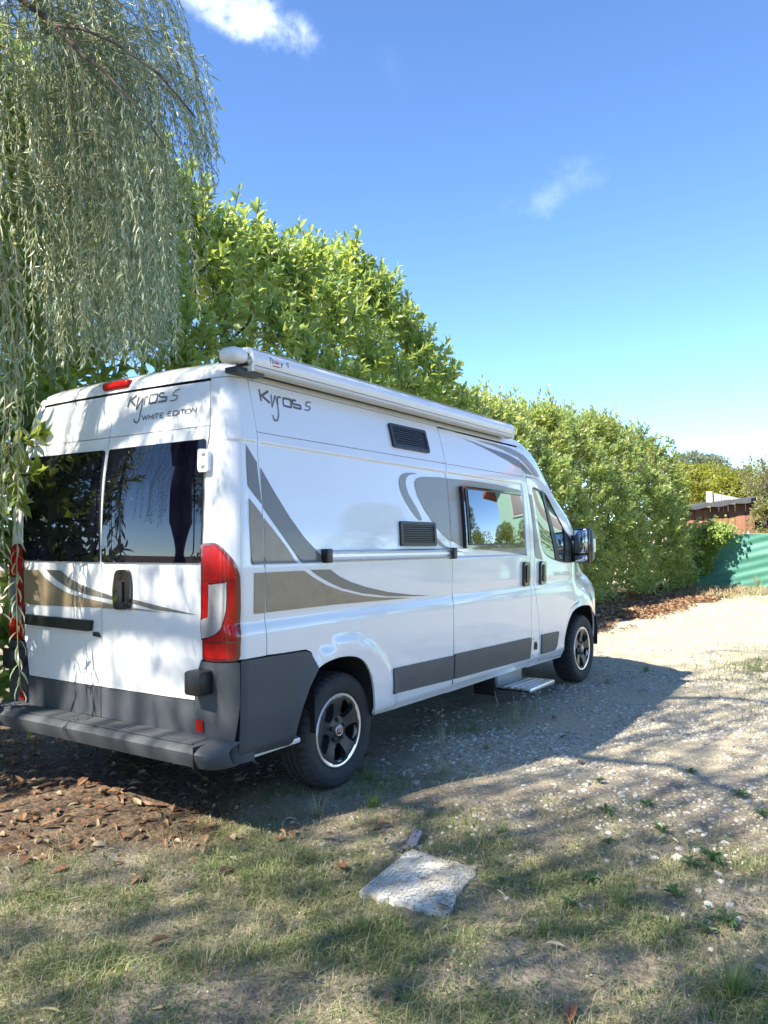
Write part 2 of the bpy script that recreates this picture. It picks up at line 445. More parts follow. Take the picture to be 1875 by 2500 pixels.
def curve2(pts, n=5, closed=False):
    P = np.asarray(pts, float)
    P = np.vstack([P[-1:], P, P[:2]]) if closed else np.vstack([2*P[0]-P[1], P, 2*P[-1]-P[-2]])
    o = []
    for i in range(1, len(P)-2):
        for t_ in np.linspace(0, 1, n, endpoint=False):
            a, b, c, d = P[i-1:i+3]
            o.append(.5*(2*b+(c-a)*t_+(2*a-5*b+4*c-d)*t_**2+(3*b-a-3*c+d)*t_**3))
    if not closed: o.append(P[-2])
    return np.array(o)
def strip2(pts, w):
    """polyline of width w as a polygon strip: returns left side, right side"""
    P = np.asarray(pts, float); n = len(P); L = []; Rr = []
    for i in range(n):
        d1 = P[i]-P[i-1] if i else P[1]-P[0]; d2 = P[i+1]-P[i] if i < n-1 else P[-1]-P[-2]
        d1 = d1/np.linalg.norm(d1); d2 = d2/np.linalg.norm(d2)
        n1 = np.array([-d1[1], d1[0]]); n2 = np.array([-d2[1], d2[0]])
        m = n1+n2; m = m/max(np.linalg.norm(m), 1e-6); k = 1/max(.45, m@n1)
        L.append(P[i]+m*w/2*k); Rr.append(P[i]-m*w/2*k)
    return np.array(L), np.array(Rr)
def strokes(name, lines, w, mat, parent, off=.0022, mapper=None):
    """vinyl lettering: each stroke a strip laid on the surface"""
    V = []; F = []
    mapper = mapper or (lambda q, o_: W(q[:, 0], q[:, 1])+WN(q[:, 0], q[:, 1])*o_)
    for k, ln in enumerate(lines):
        ww = w
        if isinstance(ln, tuple) and isinstance(ln[0], (int, float)) and isinstance(ln[1], list): ww, ln = ln
        L, Rr = strip2(ln, ww); o_ = off+.00035*(k % 5); b = len(V)
        V += list(mapper(L, o_))+list(mapper(Rr, o_)); n = len(L)
        F += [(b+n+i, b+n+i+1, b+i+1, b+i) for i in range(n-1)]
    return mesh(name, V, F, mat, parent)

# ------------------------------------------------------------------ the camper van
van = empty('camper_van')
tag(van, 'white high roof camper van with brown and taupe side stripes parked beside the hedge', 'camper van')
def zt(x): return 2.318-.0195*np.asarray(x, float)
FB = np.array([(3.60, 2.248), (3.74, 2.225), (3.90, 2.17), (4.08, 2.065), (4.30, 1.915), (4.60, 1.665), (4.86, 1.43), (5.08, 1.25), (5.30, 1.09), (5.52, .93), (5.68, .78), (5.74, .62), (5.735, .45), (5.70, .30)])
FM = np.array([(3.60, 2.43), (3.82, 2.40), (4.00, 2.33), (4.20, 2.215), (4.45, 2.04), (4.80, 1.78), (5.20, 1.47), (5.42, 1.33), (5.62, 1.17), (5.80, .99), (5.90, .80), (5.94, .62), (5.94, .45), (5.90, .30)])
lamp_poly = curve2([(-.174, 1.40), (-.173, 1.439), (-.126, 1.447), (-.074, 1.445), (-.025, 1.412), (.018, 1.36), (.043, 1.299), (.050, 1.239), (.051, 1.066), (.042, .938), (.036, .868), (-.02, .858), (-.094, .852), (-.168, .860), (-.176, .90), (-.176, 1.06), (-.176, 1.25)], 3, True)
bump_q = [(.043, .858), (.318, .854), (.585, .848), (.628, .832), (.682, .743), (.606, .656), (.536, .546), (.493, .445), (.482, .372), (.465, .360), (.397, .360), (.043, .372)]
arch_r = curve2([(.690, .742), (.743, .760), (.806, .771), (.889, .777), (.985, .770), (1.074, .749), (1.146, .705), (1.189, .651), (1.216, .599), (1.243, .50), (1.264, .377)], 3)
arch_f = curve2([(4.425, .328), (4.379, .457), (4.430, .598), (4.548, .710), (4.694, .766), (4.884, .773), (5.09, .748), (5.25, .68), (5.345, .57), (5.375, .45), (5.37, .33)], 3)
GR = 2.030                                              # crease line height at x = 0
def gl(x): return GR-.0150*x
seam = [(.200, 2.035), (.245, 1.69), (.242, 1.13), (.240, .864)]
# dark shell behind the gaps
shell = [(Uc-.0, 2.30), (.1, 2.30), (2.2, 2.262), (3.55, 2.24)]+[tuple(q) for q in FB[1:9]-[0.03, 0.02]]+[(5.5, .86), (5.5, .60)]+[tuple(q) for q in (np.array(arch_f)[::-1]+[0, .02])]+[(1.28, .36)]+[tuple(q) for q in (np.array(arch_r)[::-1][1:]+[0.01, .02])]+[(.60, .66), (.49, .40), (.3, .38), (Uc, .40)]
win_hole_shell = [(3.76, 1.27), (3.80, 1.25), (4.55, 1.19), (4.55, 1.50), (4.2, 1.84), (3.74, 1.86)]
for s_ in (1, -1):
    skin('inner_shell', shell, M['shell'], van, -.022, 0, (), s_, .07)
# --- right side panels
corner_poly = [(-.097, 2.312), (.10, 2.314), (.155, zt(.155)-.002), (.155, 2.30)]+[(u-.0025, z) for u, z in seam]+[(.04, .864), (-.170, .856), (-.1755, .90), (-.1755, 1.342), (-.118, 2.02)]
skin('rear_corner_panel', corner_poly, M['paint'], van)
up_q = [(.160, zt(.16)-.003), (2.254, zt(2.254)-.003), (2.254, gl(2.254)+.002), (.205, gl(.205)+.002), (.200, 2.04)]
skin('upper_side_panel', up_q, M['paint'], van)
lo_q = [(.2045, gl(.2)-.002), (2.254, gl(2.254)-.002), (2.251, 1.52), (2.248, 1.29), (2.246, .98), (2.244, .40), (2.21, .348), (1.624, .354), (1.272, .367)]+[tuple(q) for q in arch_r[::-1]]+[(.640, .838), (.592, .856), (.32, .862), (.2445, .866)]+[(u+.0025, z) for u, z in seam[::-1][1:]]
skin('rear_quarter_panel', lo_q, M['paint'], van)
slide_l = [(2.262, .402), (2.252, .98), (2.254, 1.29), (2.257, 1.52), (2.260, gl(2.26)-.002)]
slide_r = [(3.590, gl(3.59)-.002), (3.612, 1.827), (3.618, 1.546), (3.619, 1.323), (3.620, 1.099), (3.603, .879), (3.617, .656), (3.600, .491), (3.596, .385)]
door_s = empty('sliding_door', (2.9, -1.0, 1.2)); door_s.parent = van
skin('door_panel', slide_l+slide_r, M['paint'], door_s)
skin('upper_door_panel', [(2.260, gl(2.26)+.0015), (3.592, gl(3.59)+.0015), (3.589, zt(3.589)-.016), (2.262, zt(2.262)-.012)], M['paint'], door_s)
skin('sill', [(2.222, .340), (2.258, .395), (3.60, .378), (3.60, .335)], M['paint'], van, -.004)
A_in = [(3.654, 1.979), (3.92, 1.972), (4.06, 1.955), (4.17, 1.905), (4.36, 1.775), (4.52, 1.60), (4.70, 1.475), (4.80, 1.425)]
fbx = curve2(FB, 4)
hdr = [(3.604, .340), (3.606, .491), (3.623, .656), (3.609, .879), (3.626, 1.099), (3.625, 1.323), (3.624, 1.546), (3.618, 1.827), (3.597, 1.98), (3.596, 2.235), (3.612, 2.242)]+[tuple(q-[0, .003]) for q in fbx[1:] if q[0] < 4.87]+[(u, z+.004) for u, z in A_in[::-1]]+[(3.648, 1.973), (3.676, 1.705), (3.700, 1.321), (3.697, .984), (3.762, .753), (3.812, .407), (3.83, .368), (3.90, .352), (4.40, .334), (4.412, .318), (3.62, .330)]
skin('door_pillar', hdr, M['paint'], van)
win_out = curve2([(3.775, 1.889), (3.971, 1.880), (4.12, 1.868), (4.24, 1.815), (4.38, 1.665), (4.50, 1.515), (4.62, 1.42), (4.70, 1.36), (4.70, 1.22), (4.529, 1.203), (4.272, 1.222), (4.081, 1.253), (3.943, 1.297), (3.871, 1.361), (3.851, 1.463), (3.817, 1.573), (3.790, 1.75)], 3, True)
door_f_e = [(4.400, .345), (4.358, .459), (4.422, .635), (4.542, .775), (4.722, .818), (4.717, .971), (4.706, 1.173), (4.715, 1.30), (4.79, 1.418)]
door_poly = [(3.659, 1.973), (3.684, 1.705), (3.708, 1.321), (3.704, .984), (3.768, .753), (3.819, .407), (3.845, .372), (3.902, .360)]+door_f_e+A_in[::-1][1:-1]
door_f = empty('front_door', (4.2, -1.0, 1.0)); door_f.parent = van
skin('door_panel', door_poly, M['paint'], door_f, holes=[win_out])
fend = [(4.80, 1.418)]+[tuple(q-[0.0, .003]) for q in fbx if q[0] > 4.87]+[(5.60, .29), (5.42, .30)]+[tuple(q) for q in arch_f[::-1]]+[(4.407, .33), (4.365, .459), (4.429, .632), (4.546, .768), (4.730, .810), (4.724, .971), (4.713, 1.173), (4.722, 1.298)]
skin('front_fender', fend, M['paint'], van)
# --- left side in one panel with the same arches
left = [(-.097, 2.312), (.10, 2.314), (3.58, zt(3.58)-.002)]+[tuple(q-[0, .003]) for q in fbx[1:]]+[(5.60, .29), (5.42, .30)]+[tuple(q) for q in arch_f[::-1]]+[(4.40, .33), (1.272, .367)]+[tuple(q) for q in arch_r[::-1]]+[(.640, .838), (.592, .856), (.32, .862), (.04, .864), (-.170, .856), (-.1755, .90), (-.1755, 1.342), (-.118, 2.02)]
skin('left_side_panel', left, M['paint'], van, side=-1, holes=[win_out])
skin('cab_window', win_out, M['glass_cab'], van, -.008, 0, (), -1, .06)
# --- roof and nose caps
def cap_grid(P, name, mat, parent, i0=0, i1=None, j0=0, j1=None, mirror=True):
    P = P[i0:i1, j0:j1]; n, m = P.shape[:2]; V = P.reshape(-1, 3); i = np.arange(n-1)[:, None]; j = np.arange(m-1)[None]
    F = np.stack([i*m+j, (i+1)*m+j, (i+1)*m+j+1, i*m+j+1], -1).reshape(-1, 4)
    if mirror:
        V2 = V*[1, -1, 1]; F = np.vstack([F, F[:, ::-1]+len(V)]); V = np.vstack([V, V2])
    o = mesh(name, V, [tuple(int(a) for a in f) for f in F], mat, parent, True)
    bm = bmesh.new(); bm.from_mesh(o.data); bmesh.ops.remove_doubles(bm, verts=bm.verts, dist=.0008)
    bmesh.ops.recalc_face_normals(bm, faces=bm.faces)
    bm.to_mesh(o.data); bm.free(); return o
def caproof():
    U = np.concatenate([np.linspace(Uc, RC-.1414, 14), np.linspace(-.040, .09, 12), np.linspace(.12, 3.604, 50)])
    B = W(U, zt(np.maximum(U, .1))); m = 26; v = np.linspace(0, 1, m)**1.4; e = (1-(1-v)**2.1)**(1/2.1)
    Mz = 2.495-.018*np.maximum(B[:, 0]-.75, 0); Mx = np.clip(B[:, 0], .75, 4)
    P = np.zeros((len(U), m, 3))
    P[:, :, 0] = B[:, 0:1]+(Mx-B[:, 0])[:, None]*v; P[:, :, 1] = B[:, 1:2]*(1-v); P[:, :, 2] = B[:, 2:3]+(Mz-B[:, 2])[:, None]*e
    return P
roofP = caproof()
cap_grid(roofP, 'roof', M['paint'], van)
def capfront():
    B = curve2(FB, 6); Mq = curve2(FM, 6); m = 24; v = np.linspace(0, 1, m)**1.3; e = (1-(1-v)**2.2)**(1/2.2)
    yB = -halfw(B[:, 0], B[:, 1]); P = np.zeros((len(B), m, 3))
    P[:, :, 0] = B[:, 0:1]+(Mq[:, 0:1]-B[:, 0:1])*e; P[:, :, 2] = B[:, 1:2]+(Mq[:, 1:2]-B[:, 1:2])*e; P[:, :, 1] = yB[:, None]*(1-v)
    return P
FP = capfront(); J = 5
cap_grid(FP, 'front_roof', M['paint'], van, 0, 19)
cap_grid(FP, 'windscreen_pillar', M['paint'], van, 18, 37, 0, J+1, False)
cap_grid(FP*[1, -1, 1], 'windscreen_pillar', M['paint'], van, 18, 37, 0, J+1, False)
cap_grid(FP, 'windscreen', M['glass_cab'], van, 18, 37, J, None)
cap_grid(FP, 'bonnet', M['paint'], van, 36, 55)
cap_grid(FP, 'front_bumper', M['trim'], van, 54, None)
# --- rear doors
for s_ in (1, -1):
    rd = empty('rear_door', (.03, -.45*s_, 1.4)); rd.parent = van
    g_ = Uc+.003
    skin('upper_door_panel', [(g_, 2.051), (-.1235, 2.056), (-.101, 2.30), (g_, 2.302)], M['paint'], rd, side=s_)
    skin('door_panel', [(g_, 2.047), (-.1240, 2.052), (-.182, 1.342), (-.184, .86), (-.197, .846), (-.234, .66), (-.236, .645), (g_, .648)], M['paint'], rd, side=s_)
    skin('lower_cladding', [(g_, .643), (-.234, .640), (-.222, .474), (g_, .480)], M['plastic'], rd, .006, .02, side=s_)
    wp = rounded([(Uc+.022, 1.976), (-.150, 1.983), (-.137, 1.965), (-.183, 1.345), (Uc+.012, 1.342)], .018)
    rw = skin('rear_window', wp, M['glass_dark'], rd, .010, .022, side=s_)
    ip = rounded([(Uc+.045, 1.950), (-.205, 1.952), (-.225, 1.372), (Uc+.040, 1.368)], .045)
    skin('inner_pane', ip, M['glass_dark'], rd, .0145, .006, side=s_)
    # hinges
    for zc in (1.868, .74):
        w_ = .058 if zc > 1 else .05
        pos = W(np.array(-.130 if zc > 1 else -.225), np.array(zc)); nrm = WN(np.array(-.130 if zc > 1 else -.225), np.array(zc))
        if zc > 1:
            hp = rounded([(-.172, 1.928), (-.093, 1.920), (-.095, 1.806), (-.164, 1.806)], .016)
            h = skin('hinge', hp, M['paint'], rd, .030, .034, side=s_, res=.02)
            for hz in (1.897, 1.834):
                c_ = W(np.array(-.128), np.array(hz))+WN(np.array(-.128), np.array(hz))*.0305
                bm = bmesh.new(); bmesh.ops.create_uvsphere(bm, u_segments=12, v_segments=8, radius=.014)
                bmesh.ops.scale(bm, vec=(.35, 1, 1), verts=bm.verts)
                bmesh.ops.translate(bm, vec=(c_[0], c_[1]*s_, c_[2]), verts=bm.verts)
                from_bm('hinge_bolt', bm, M['grey_metal'], rd, True)
        else:
            box('hinge_cover', (-.055, -.865 if s_ > 0 else .75, .688), (.06, -.75 if s_ > 0 else .865, .81), M['black_plastic'], rd, .016)
handle_poly = rounded([(-.812, 1.303), (-.702, 1.305), (-.690, 1.20), (-.700, 1.088), (-.828, 1.083), (-.836, 1.19)], .035)
hs = bpy.data.objects
rdr = [o for o in bpy.data.objects if o.name.startswith('rear_door')]
rd_right = min(rdr, key=lambda o: o.location.y)
rd_left = max(rdr, key=lambda o: o.location.y)
hh = skin('door_handle', handle_poly, M['black_gloss'], rd_right, .020, .022, res=.02)
skin('handle_grip', rounded([(-.778, 1.245), (-.742, 1.246), (-.742, 1.125), (-.782, 1.124)], .014), M['black_plastic'], rd_right, .030, .012, res=.02)
skin('keyhole_plate', rounded([(-.789, 1.125), (-.735, 1.126), (-.738, 1.100), (-.786, 1.099)], .01), M['black_plastic'], rd_right, .0235, .004, res=.02)
def uy(y): return Uc+.9*y/.912
skin('plate_lamp_bar', rounded([(uy(.752), 1.018), (uy(.072), 1.014), (uy(.083), .952), (uy(.766), .957)], .012), M['black_plastic'], rd_left, .026, .028, side=-1)
skin('lock_cover', rounded([(uy(.070), .950), (uy(.024), .948), (uy(.004), .922), (uy(.070), .926)], .006), M['black_plastic'], rd_left, .010, .01, side=-1)
# --- decals on the rear
def decal(name, pts, mat, parent, side=1, n=0, off=.0030):
    return skin(name, curve2(pts, n, True) if n else pts, mat, parent, off, 0, (), side, .022)
decal('brown_stripe', [(uy(a), b) for a, b in [(.827, 1.289), (.623, 1.289), (.562, 1.252), (.443, 1.198), (.327, 1.164), (.214, 1.143), (.006, 1.124), (.006, 1.088), (.40, 1.080), (.822, 1.076)]], M['brown_vinyl'], rd_left, -1)
decal('taupe_stripe', [(uy(a), b) for a, b in [(.538, 1.293), (.385, 1.290), (.304, 1.252), (.214, 1.220), (.105, 1.194), (.006, 1.176), (.006, 1.144), (.141, 1.157), (.289, 1.184), (.404, 1.223), (.490, 1.263)]], M['dark_vinyl'], rd_left, -1)
decal('brown_stripe', [(Uc+.006, 1.120), (-.844, 1.108), (-.70, 1.099), (-.426, 1.081), (-.69, 1.086), (Uc+.006, 1.085)], M['brown_vinyl'], rd_right)
decal('taupe_stripe', [(Uc+.006, 1.174), (-.844, 1.152), (-.679, 1.144), (-.511, 1.119), (-.198, 1.079), (-.511, 1.093), (-.68, 1.120), (-.844, 1.133), (Uc+.006, 1.145)], M['dark_vinyl'], rd_right)
# --- decals on the side
decal('brown_stripe', [(.150, 1.291), (.2385, 1.291), (.2385, 1.081), (.148, 1.084)], M['brown_vinyl'], van)
decal('brown_stripe', [(.249, 1.291), (.587, 1.287), (.662, 1.249), (.783, 1.199), (.93, 1.156), (1.13, 1.116), (1.321, 1.091), (1.702, 1.062), (.868, 1.080), (.250, 1.083)], M['brown_vinyl'], van)
decal('taupe_stripe', [(.642, 1.290), (.823, 1.284), (.907, 1.242), (1.016, 1.204), (1.176, 1.164), (1.42, 1.118), (1.686, 1.084), (1.946, 1.060), (1.687, 1.073), (1.421, 1.091), (1.13, 1.129), (.929, 1.172), (.803, 1.215), (.701, 1.258)], M['dark_vinyl'], van)
decal('taupe_stripe', [(.108, 1.952), (.205, 1.865), (.240, 1.645), (.126, 1.737)], M['dark_vinyl'], van)
decal('taupe_stripe', [(.238, 1.840), (.351, 1.716), (.484, 1.580), (.62, 1.461), (.774, 1.353), (.80, 1.328), (.585, 1.328), (.456, 1.441), (.339, 1.547), (.252, 1.627)], M['dark_vinyl'], van)
decal('brown_stripe', [(.132, 1.675), (.2405, 1.590), (.2405, 1.334), (.140, 1.334)], M['brown_vinyl'], van)
decal('brown_stripe', [(.2515, 1.575), (.352, 1.494), (.455, 1.409), (.531, 1.330), (.2510, 1.334)], M['brown_vinyl'], van)
decal('taupe_panel', [(1.811, 1.814), (1.817, 1.842), (1.839, 1.862), (1.875, 1.874), (1.921, 1.881), (2.139, 1.891), (2.2485, 1.890), (2.2475, 1.691), (2.246, 1.432), (2.129, 1.484), (2.028, 1.553), (1.909, 1.655), (1.833, 1.747)], M['taupe_vinyl'], van)
decal('taupe_panel', [(2.264, 1.889), (2.648, 1.891), (3.089, 1.882), (3.530, 1.855), (3.545, 1.691), (3.552, 1.293), (3.27, 1.325), (2.895, 1.354), (2.63, 1.366), (2.413, 1.391), (2.261, 1.434)], M['taupe_vinyl'], door_s)
decal('taupe_crescent', [(1.86, 1.901), (1.721, 1.897), (1.643, 1.872), (1.618, 1.818), (1.645, 1.741), (1.73, 1.651), (1.82, 1.585), (1.87, 1.585), (1.807, 1.666), (1.731, 1.744), (1.701, 1.809), (1.715, 1.863), (1.768, 1.886)], M['taupe_vinyl'], van, n=2)
decal('taupe_crescent', [(2.032, 1.47), (2.152, 1.406), (2.248, 1.379), (2.248, 1.360), (2.15, 1.382), (2.029, 1.429)], M['taupe_vinyl'], van)
decal('taupe_crescent', [(2.262, 1.376), (2.498, 1.342), (2.262, 1.357)], M['taupe_vinyl'], door_s)
decal('taupe_stripe', [(3.676, 1.829), (3.742, 1.817), (3.763, 1.547), (3.81, 1.376), (3.883, 1.248), (3.732, 1.270), (3.712, 1.321), (3.706, 1.547)], M['taupe_vinyl'], door_f)
for p_, q_ in (([(2.58, 2.223), (2.817, 2.202), (3.019, 2.180), (3.236, 2.165), (3.405, 2.149), (3.584, 2.112), (3.584, 2.047), (3.483, 2.064), (3.319, 2.103), (3.161, 2.133), (2.959, 2.170), (2.764, 2.200)], 'dark_vinyl'),
               ([(2.845, 2.225), (3.046, 2.226), (3.271, 2.224), (3.446, 2.216), (3.584, 2.197), (3.584, 2.142), (3.362, 2.178), (3.145, 2.206), (2.984, 2.215)], 'taupe_vinyl')):
    decal('upper_stripe', p_, M[q_], door_s)
decal('upper_stripe', [(3.602, 2.105), (3.676, 2.072), (3.76, 2.035), (3.839, 2.000), (3.667, 2.008), (3.602, 2.036)], M['dark_vinyl'], van)
decal('upper_stripe', [(3.602, 2.193), (3.709, 2.171), (3.827, 2.122), (3.997, 2.044), (4.050, 2.000), (3.89, 1.998), (3.799, 2.048), (3.693, 2.098), (3.602, 2.134)], M['taupe_vinyl'], van)

# ------------------------------------------------------------------ van: lettering
KS = [[(0.268, 2.2699),(0.276, 2.2035)], [(0.369, 2.2696),(0.285, 2.2348)], [(0.281, 2.2386),(0.368, 2.2025)], [(0.395, 2.2525),(0.389, 2.2159),(0.386, 2.1823),(0.408, 2.2108),(0.44, 2.2519)], [(0.44, 2.2519),(0.448, 2.2184),(0.45, 2.1833),(0.443, 2.1475),(0.431, 2.1237),(0.415, 2.1072),(0.393, 2.1072),(0.38, 2.1199),(0.377, 2.1349)], [(0.455, 2.2008),(0.46, 2.2321),(0.471, 2.2473),(0.502, 2.2471)], [(0.527, 2.2471),(0.602, 2.2466),(0.611, 2.2406),(0.604, 2.2039),(0.586, 2.2002),(0.531, 2.2026),(0.519, 2.2086),(0.527, 2.2471)], [(0.658, 2.2462),(0.629, 2.2458),(0.623, 2.2351),(0.626, 2.224),(0.682, 2.2225),(0.687, 2.2166),(0.681, 2.202),(0.619, 2.2048)], [(0.793, 2.2547),(0.759, 2.2519),(0.74, 2.2287),(0.77, 2.2257),(0.775, 2.2164),(0.75, 2.2017),(0.719, 2.2026)]]
KR = [[(-0.795, 2.2761),(-0.815, 2.2154)], [(-0.739, 2.2778),(-0.797, 2.2493)], [(-0.796, 2.2536),(-0.744, 2.2176)], [(-0.716, 2.2669),(-0.725, 2.2383),(-0.728, 2.1948),(-0.705, 2.2235),(-0.675, 2.2574)], [(-0.675, 2.2574),(-0.68, 2.2213),(-0.687, 2.1792),(-0.695, 2.1373),(-0.711, 2.1183),(-0.732, 2.1225),(-0.742, 2.1412)], [(-0.662, 2.2154),(-0.66, 2.256),(-0.651, 2.2603),(-0.629, 2.2595)], [(-0.614, 2.2676),(-0.554, 2.2674),(-0.546, 2.2581),(-0.555, 2.2227),(-0.565, 2.2194),(-0.613, 2.2186),(-0.617, 2.2284),(-0.614, 2.2676)], [(-0.488, 2.2675),(-0.523, 2.2678),(-0.525, 2.2497),(-0.471, 2.2416),(-0.466, 2.2356),(-0.471, 2.2213),(-0.535, 2.22)], [(-0.352, 2.2766),(-0.393, 2.269),(-0.411, 2.2474),(-0.376, 2.2407),(-0.377, 2.2252),(-0.403, 2.2151),(-0.434, 2.218)]]
WE = [[(-0.674, 2.1567),(-0.656, 2.1277),(-0.643, 2.1507),(-0.632, 2.1278),(-0.618, 2.1549)], [(-0.607, 2.1544),(-0.609, 2.1259)], [(-0.576, 2.1539),(-0.578, 2.1254)], [(-0.608, 2.1393),(-0.577, 2.1397)], [(-0.561, 2.1538),(-0.563, 2.1263)], [(-0.556, 2.1534),(-0.522, 2.1539)], [(-0.539, 2.1528),(-0.542, 2.1262)], [(-0.485, 2.154),(-0.508, 2.1536),(-0.514, 2.141),(-0.51, 2.1282),(-0.487, 2.1283)], [(-0.512, 2.1409),(-0.491, 2.1412)], [(-0.417, 2.1566),(-0.44, 2.156),(-0.448, 2.1459),(-0.445, 2.1323),(-0.419, 2.1318)], [(-0.447, 2.1449),(-0.423, 2.145)], [(-0.402, 2.1565),(-0.407, 2.1316),(-0.373, 2.1329),(-0.362, 2.1447),(-0.368, 2.1565),(-0.402, 2.1565)], [(-0.352, 2.1576),(-0.357, 2.1332)], [(-0.343, 2.1584),(-0.31, 2.1589)], [(-0.326, 2.1586),(-0.33, 2.1326)], [(-0.306, 2.1594),(-0.311, 2.1334)], [(-0.295, 2.1568),(-0.266, 2.1575),(-0.262, 2.1514),(-0.267, 2.1346),(-0.274, 2.1327),(-0.3, 2.1325),(-0.301, 2.1395),(-0.295, 2.1568)], [(-0.256, 2.1357),(-0.247, 2.1596),(-0.224, 2.1343),(-0.214, 2.1621)]]

def smooth_strokes(Ls, idx): return [[tuple(q) for q in curve2(l, 4)] if i in idx else l for i, l in enumerate(Ls)]
KS = smooth_strokes(KS, (4, 6, 7, 8)); KR = smooth_strokes(KR, (3, 4, 6, 7, 8))
wk = [.0150, .0138, .0138, .0095, .0085, .0112, .0122, .0122, .0066]
strokes('name_lettering', list(zip(wk, KS)), .01, M['letter_grey'], van)
strokes('name_lettering', list(zip([w*.92 for w in wk], KR)), .01, M['letter_grey'], rd_right)
strokes('edition_lettering', WE[:9], .0056, M['letter_grey'], rd_right)
strokes('edition_lettering', WE[9:], .0056, M['letter_grey'], rd_right)
we = np.array([q for l in WE for q in l]); w0, w1 = we.min(0), we.max(0)
WD = [[(4.14+(a-w0[0])/(w1[0]-w0[0])*.40, 1.100-.020*(a-w0[0])/(w1[0]-w0[0])+(b-w0[1])/(w1[1]-w0[1])*.040) for a, b in l] for l in WE]
strokes('edition_lettering', WD[:9], .0045, M['letter_pale'], door_f)
strokes('edition_lettering', WD[9:], .0045, M['letter_pale'], door_f)
FT = []
for k, (a, zc, wd, h) in enumerate([(4.80, 1.10, .018, .024), (4.83, 1.099, .012, .024), (4.855, 1.098, .03, .022), (4.90, 1.096, .016, .022), (4.93, 1.094, .024, .022), (4.85, 1.055, .014, .022), (4.88, 1.053, .020, .022), (4.91, 1.052, .012, .022)]):
    FT += [[(a, zc), (a+wd*.5, zc+h), (a+wd, zc)]]
strokes('engine_lettering', FT, .005, M['letter_grey'], van)

# ------------------------------------------------------------------ van: lamps, bumpers, trims
for s_ in (1, -1):
    cl = empty('tail_lamp', (.03, -.95*s_, 1.15)); cl.parent = van
    skin('lamp_body', lamp_poly, M['red_dark'], cl, .010, .03, side=s_, res=.025)
    cen = np.array([-.065, 1.15])
    inner = cen+(np.asarray(lamp_poly)-cen)*[.83, .955]
    clear_poly = curve2([(-.116, 1.225), (-.106, 1.236), (-.02, 1.246), (-.012, 1.238), (-.014, 1.111), (-.034, 1.030), (-.060, 1.005), (-.103, .982), (-.166, .965), (-.172, .975), (-.166, 1.053), (-.125, 1.070), (-.119, 1.09)], 2, True)
    cc = np.asarray(clear_poly).mean(0)
    skin('red_lens', inner, M['red'], cl, .0165, .012, [cc+(np.asarray(clear_poly)-cc)*1.06], s_, .022)
    skin('clear_lens', clear_poly, M['clear'], cl, .0185, .012, side=s_, res=.02)
    for z0 in (.945, 1.255):
        skin('lens_rib', [(-.155, z0), (.025, z0+.004), (.025, z0+.010), (-.155, z0+.006)], M['red_dark'], cl, .0185, .003, side=s_, res=.02)
    # bumper
    skin('bumper_quarter', rounded(bump_q, .015), M['plastic'], van, .010, .022, side=s_)
    bc = [(.038, .853), (.041, .638), (.024, .484), (.010, .370), (-.24, .352), (-.226, .470), (-.222, .640), (-.200, .80), (-.186, .846), (-.09, .846)]
    bco = skin('bumper_corner', rounded(bc, .012), M['plastic'], van, .014, .03, side=s_)
    skin('reflector', rounded([(-.207, .556), (-.160, .553), (-.155, .492), (-.204, .497)], .008), M['red'], bco, .021, .008, side=s_, res=.02)
sp = [(.045, .478), (-.085, .466), (-.118, .455), (-.134, .435), (-.130, .405), (-.108, .362), (-.06, .345), (.045, .345)]
path = [(0.0, y) for y in np.linspace(-.885, .885, 9)]
V = []; n = len(sp)
ring = [(.155, -.992), (.085, -.988), (.035, -.972), (.008, -.942), (0, -.905)]+[(0, y) for y in np.linspace(-.885, .885, 9)]+[(0, .905), (.008, .942), (.035, .972), (.085, .988), (.155, .992)]
for dx, y in ring:
    k = 1-max(0, abs(y)-.9)/.6
    V += [(x+dx, y, .345+(z-.345)*k) for x, z in sp]
F = []
for i in range(len(ring)-1):
    for j in range(n): F.append((i*n+j, i*n+(j+1) % n, (i+1)*n+(j+1) % n, (i+1)*n+j))
step_b = mesh('bumper_step', V, F, M['plastic'], van, True); step_b.data.set_sharp_from_angle(angle=R(38))
for k in range(6):
    x0 = -.092+k*.019; zc = .4685+k*.0014
    box('step_ridge', (x0-.0045, -.86, zc-.004), (x0+.0045, .86, zc+.0045), M['plastic'], step_b, .002)
box('bumper_joint', (-.1352, -.908, .36), (.03, -.9045, .468), M['shell'], step_b, 0)
for s_ in (1, -1):
    lo = (.0, -.945, .335) if s_ > 0 else (.0, .62, .335); hi = (.62, -.62, .366) if s_ > 0 else (.62, .945, .366)
    box('rear_floor_edge', lo, hi, M['paint'], van, .01)
# third brake lamp on the roof edge
bm = bmesh.new(); bmesh.ops.create_cube(bm, size=1)
bmesh.ops.scale(bm, vec=(.09, .235, .050), verts=bm.verts)
bmesh.ops.bevel(bm, geom=list(bm.edges), offset=.02, segments=4, affect='EDGES', profile=.5)
bmesh.ops.translate(bm, vec=(.158, .012, 2.358), verts=bm.verts)
from_bm('brake_lamp', bm, M['red'], van, True)
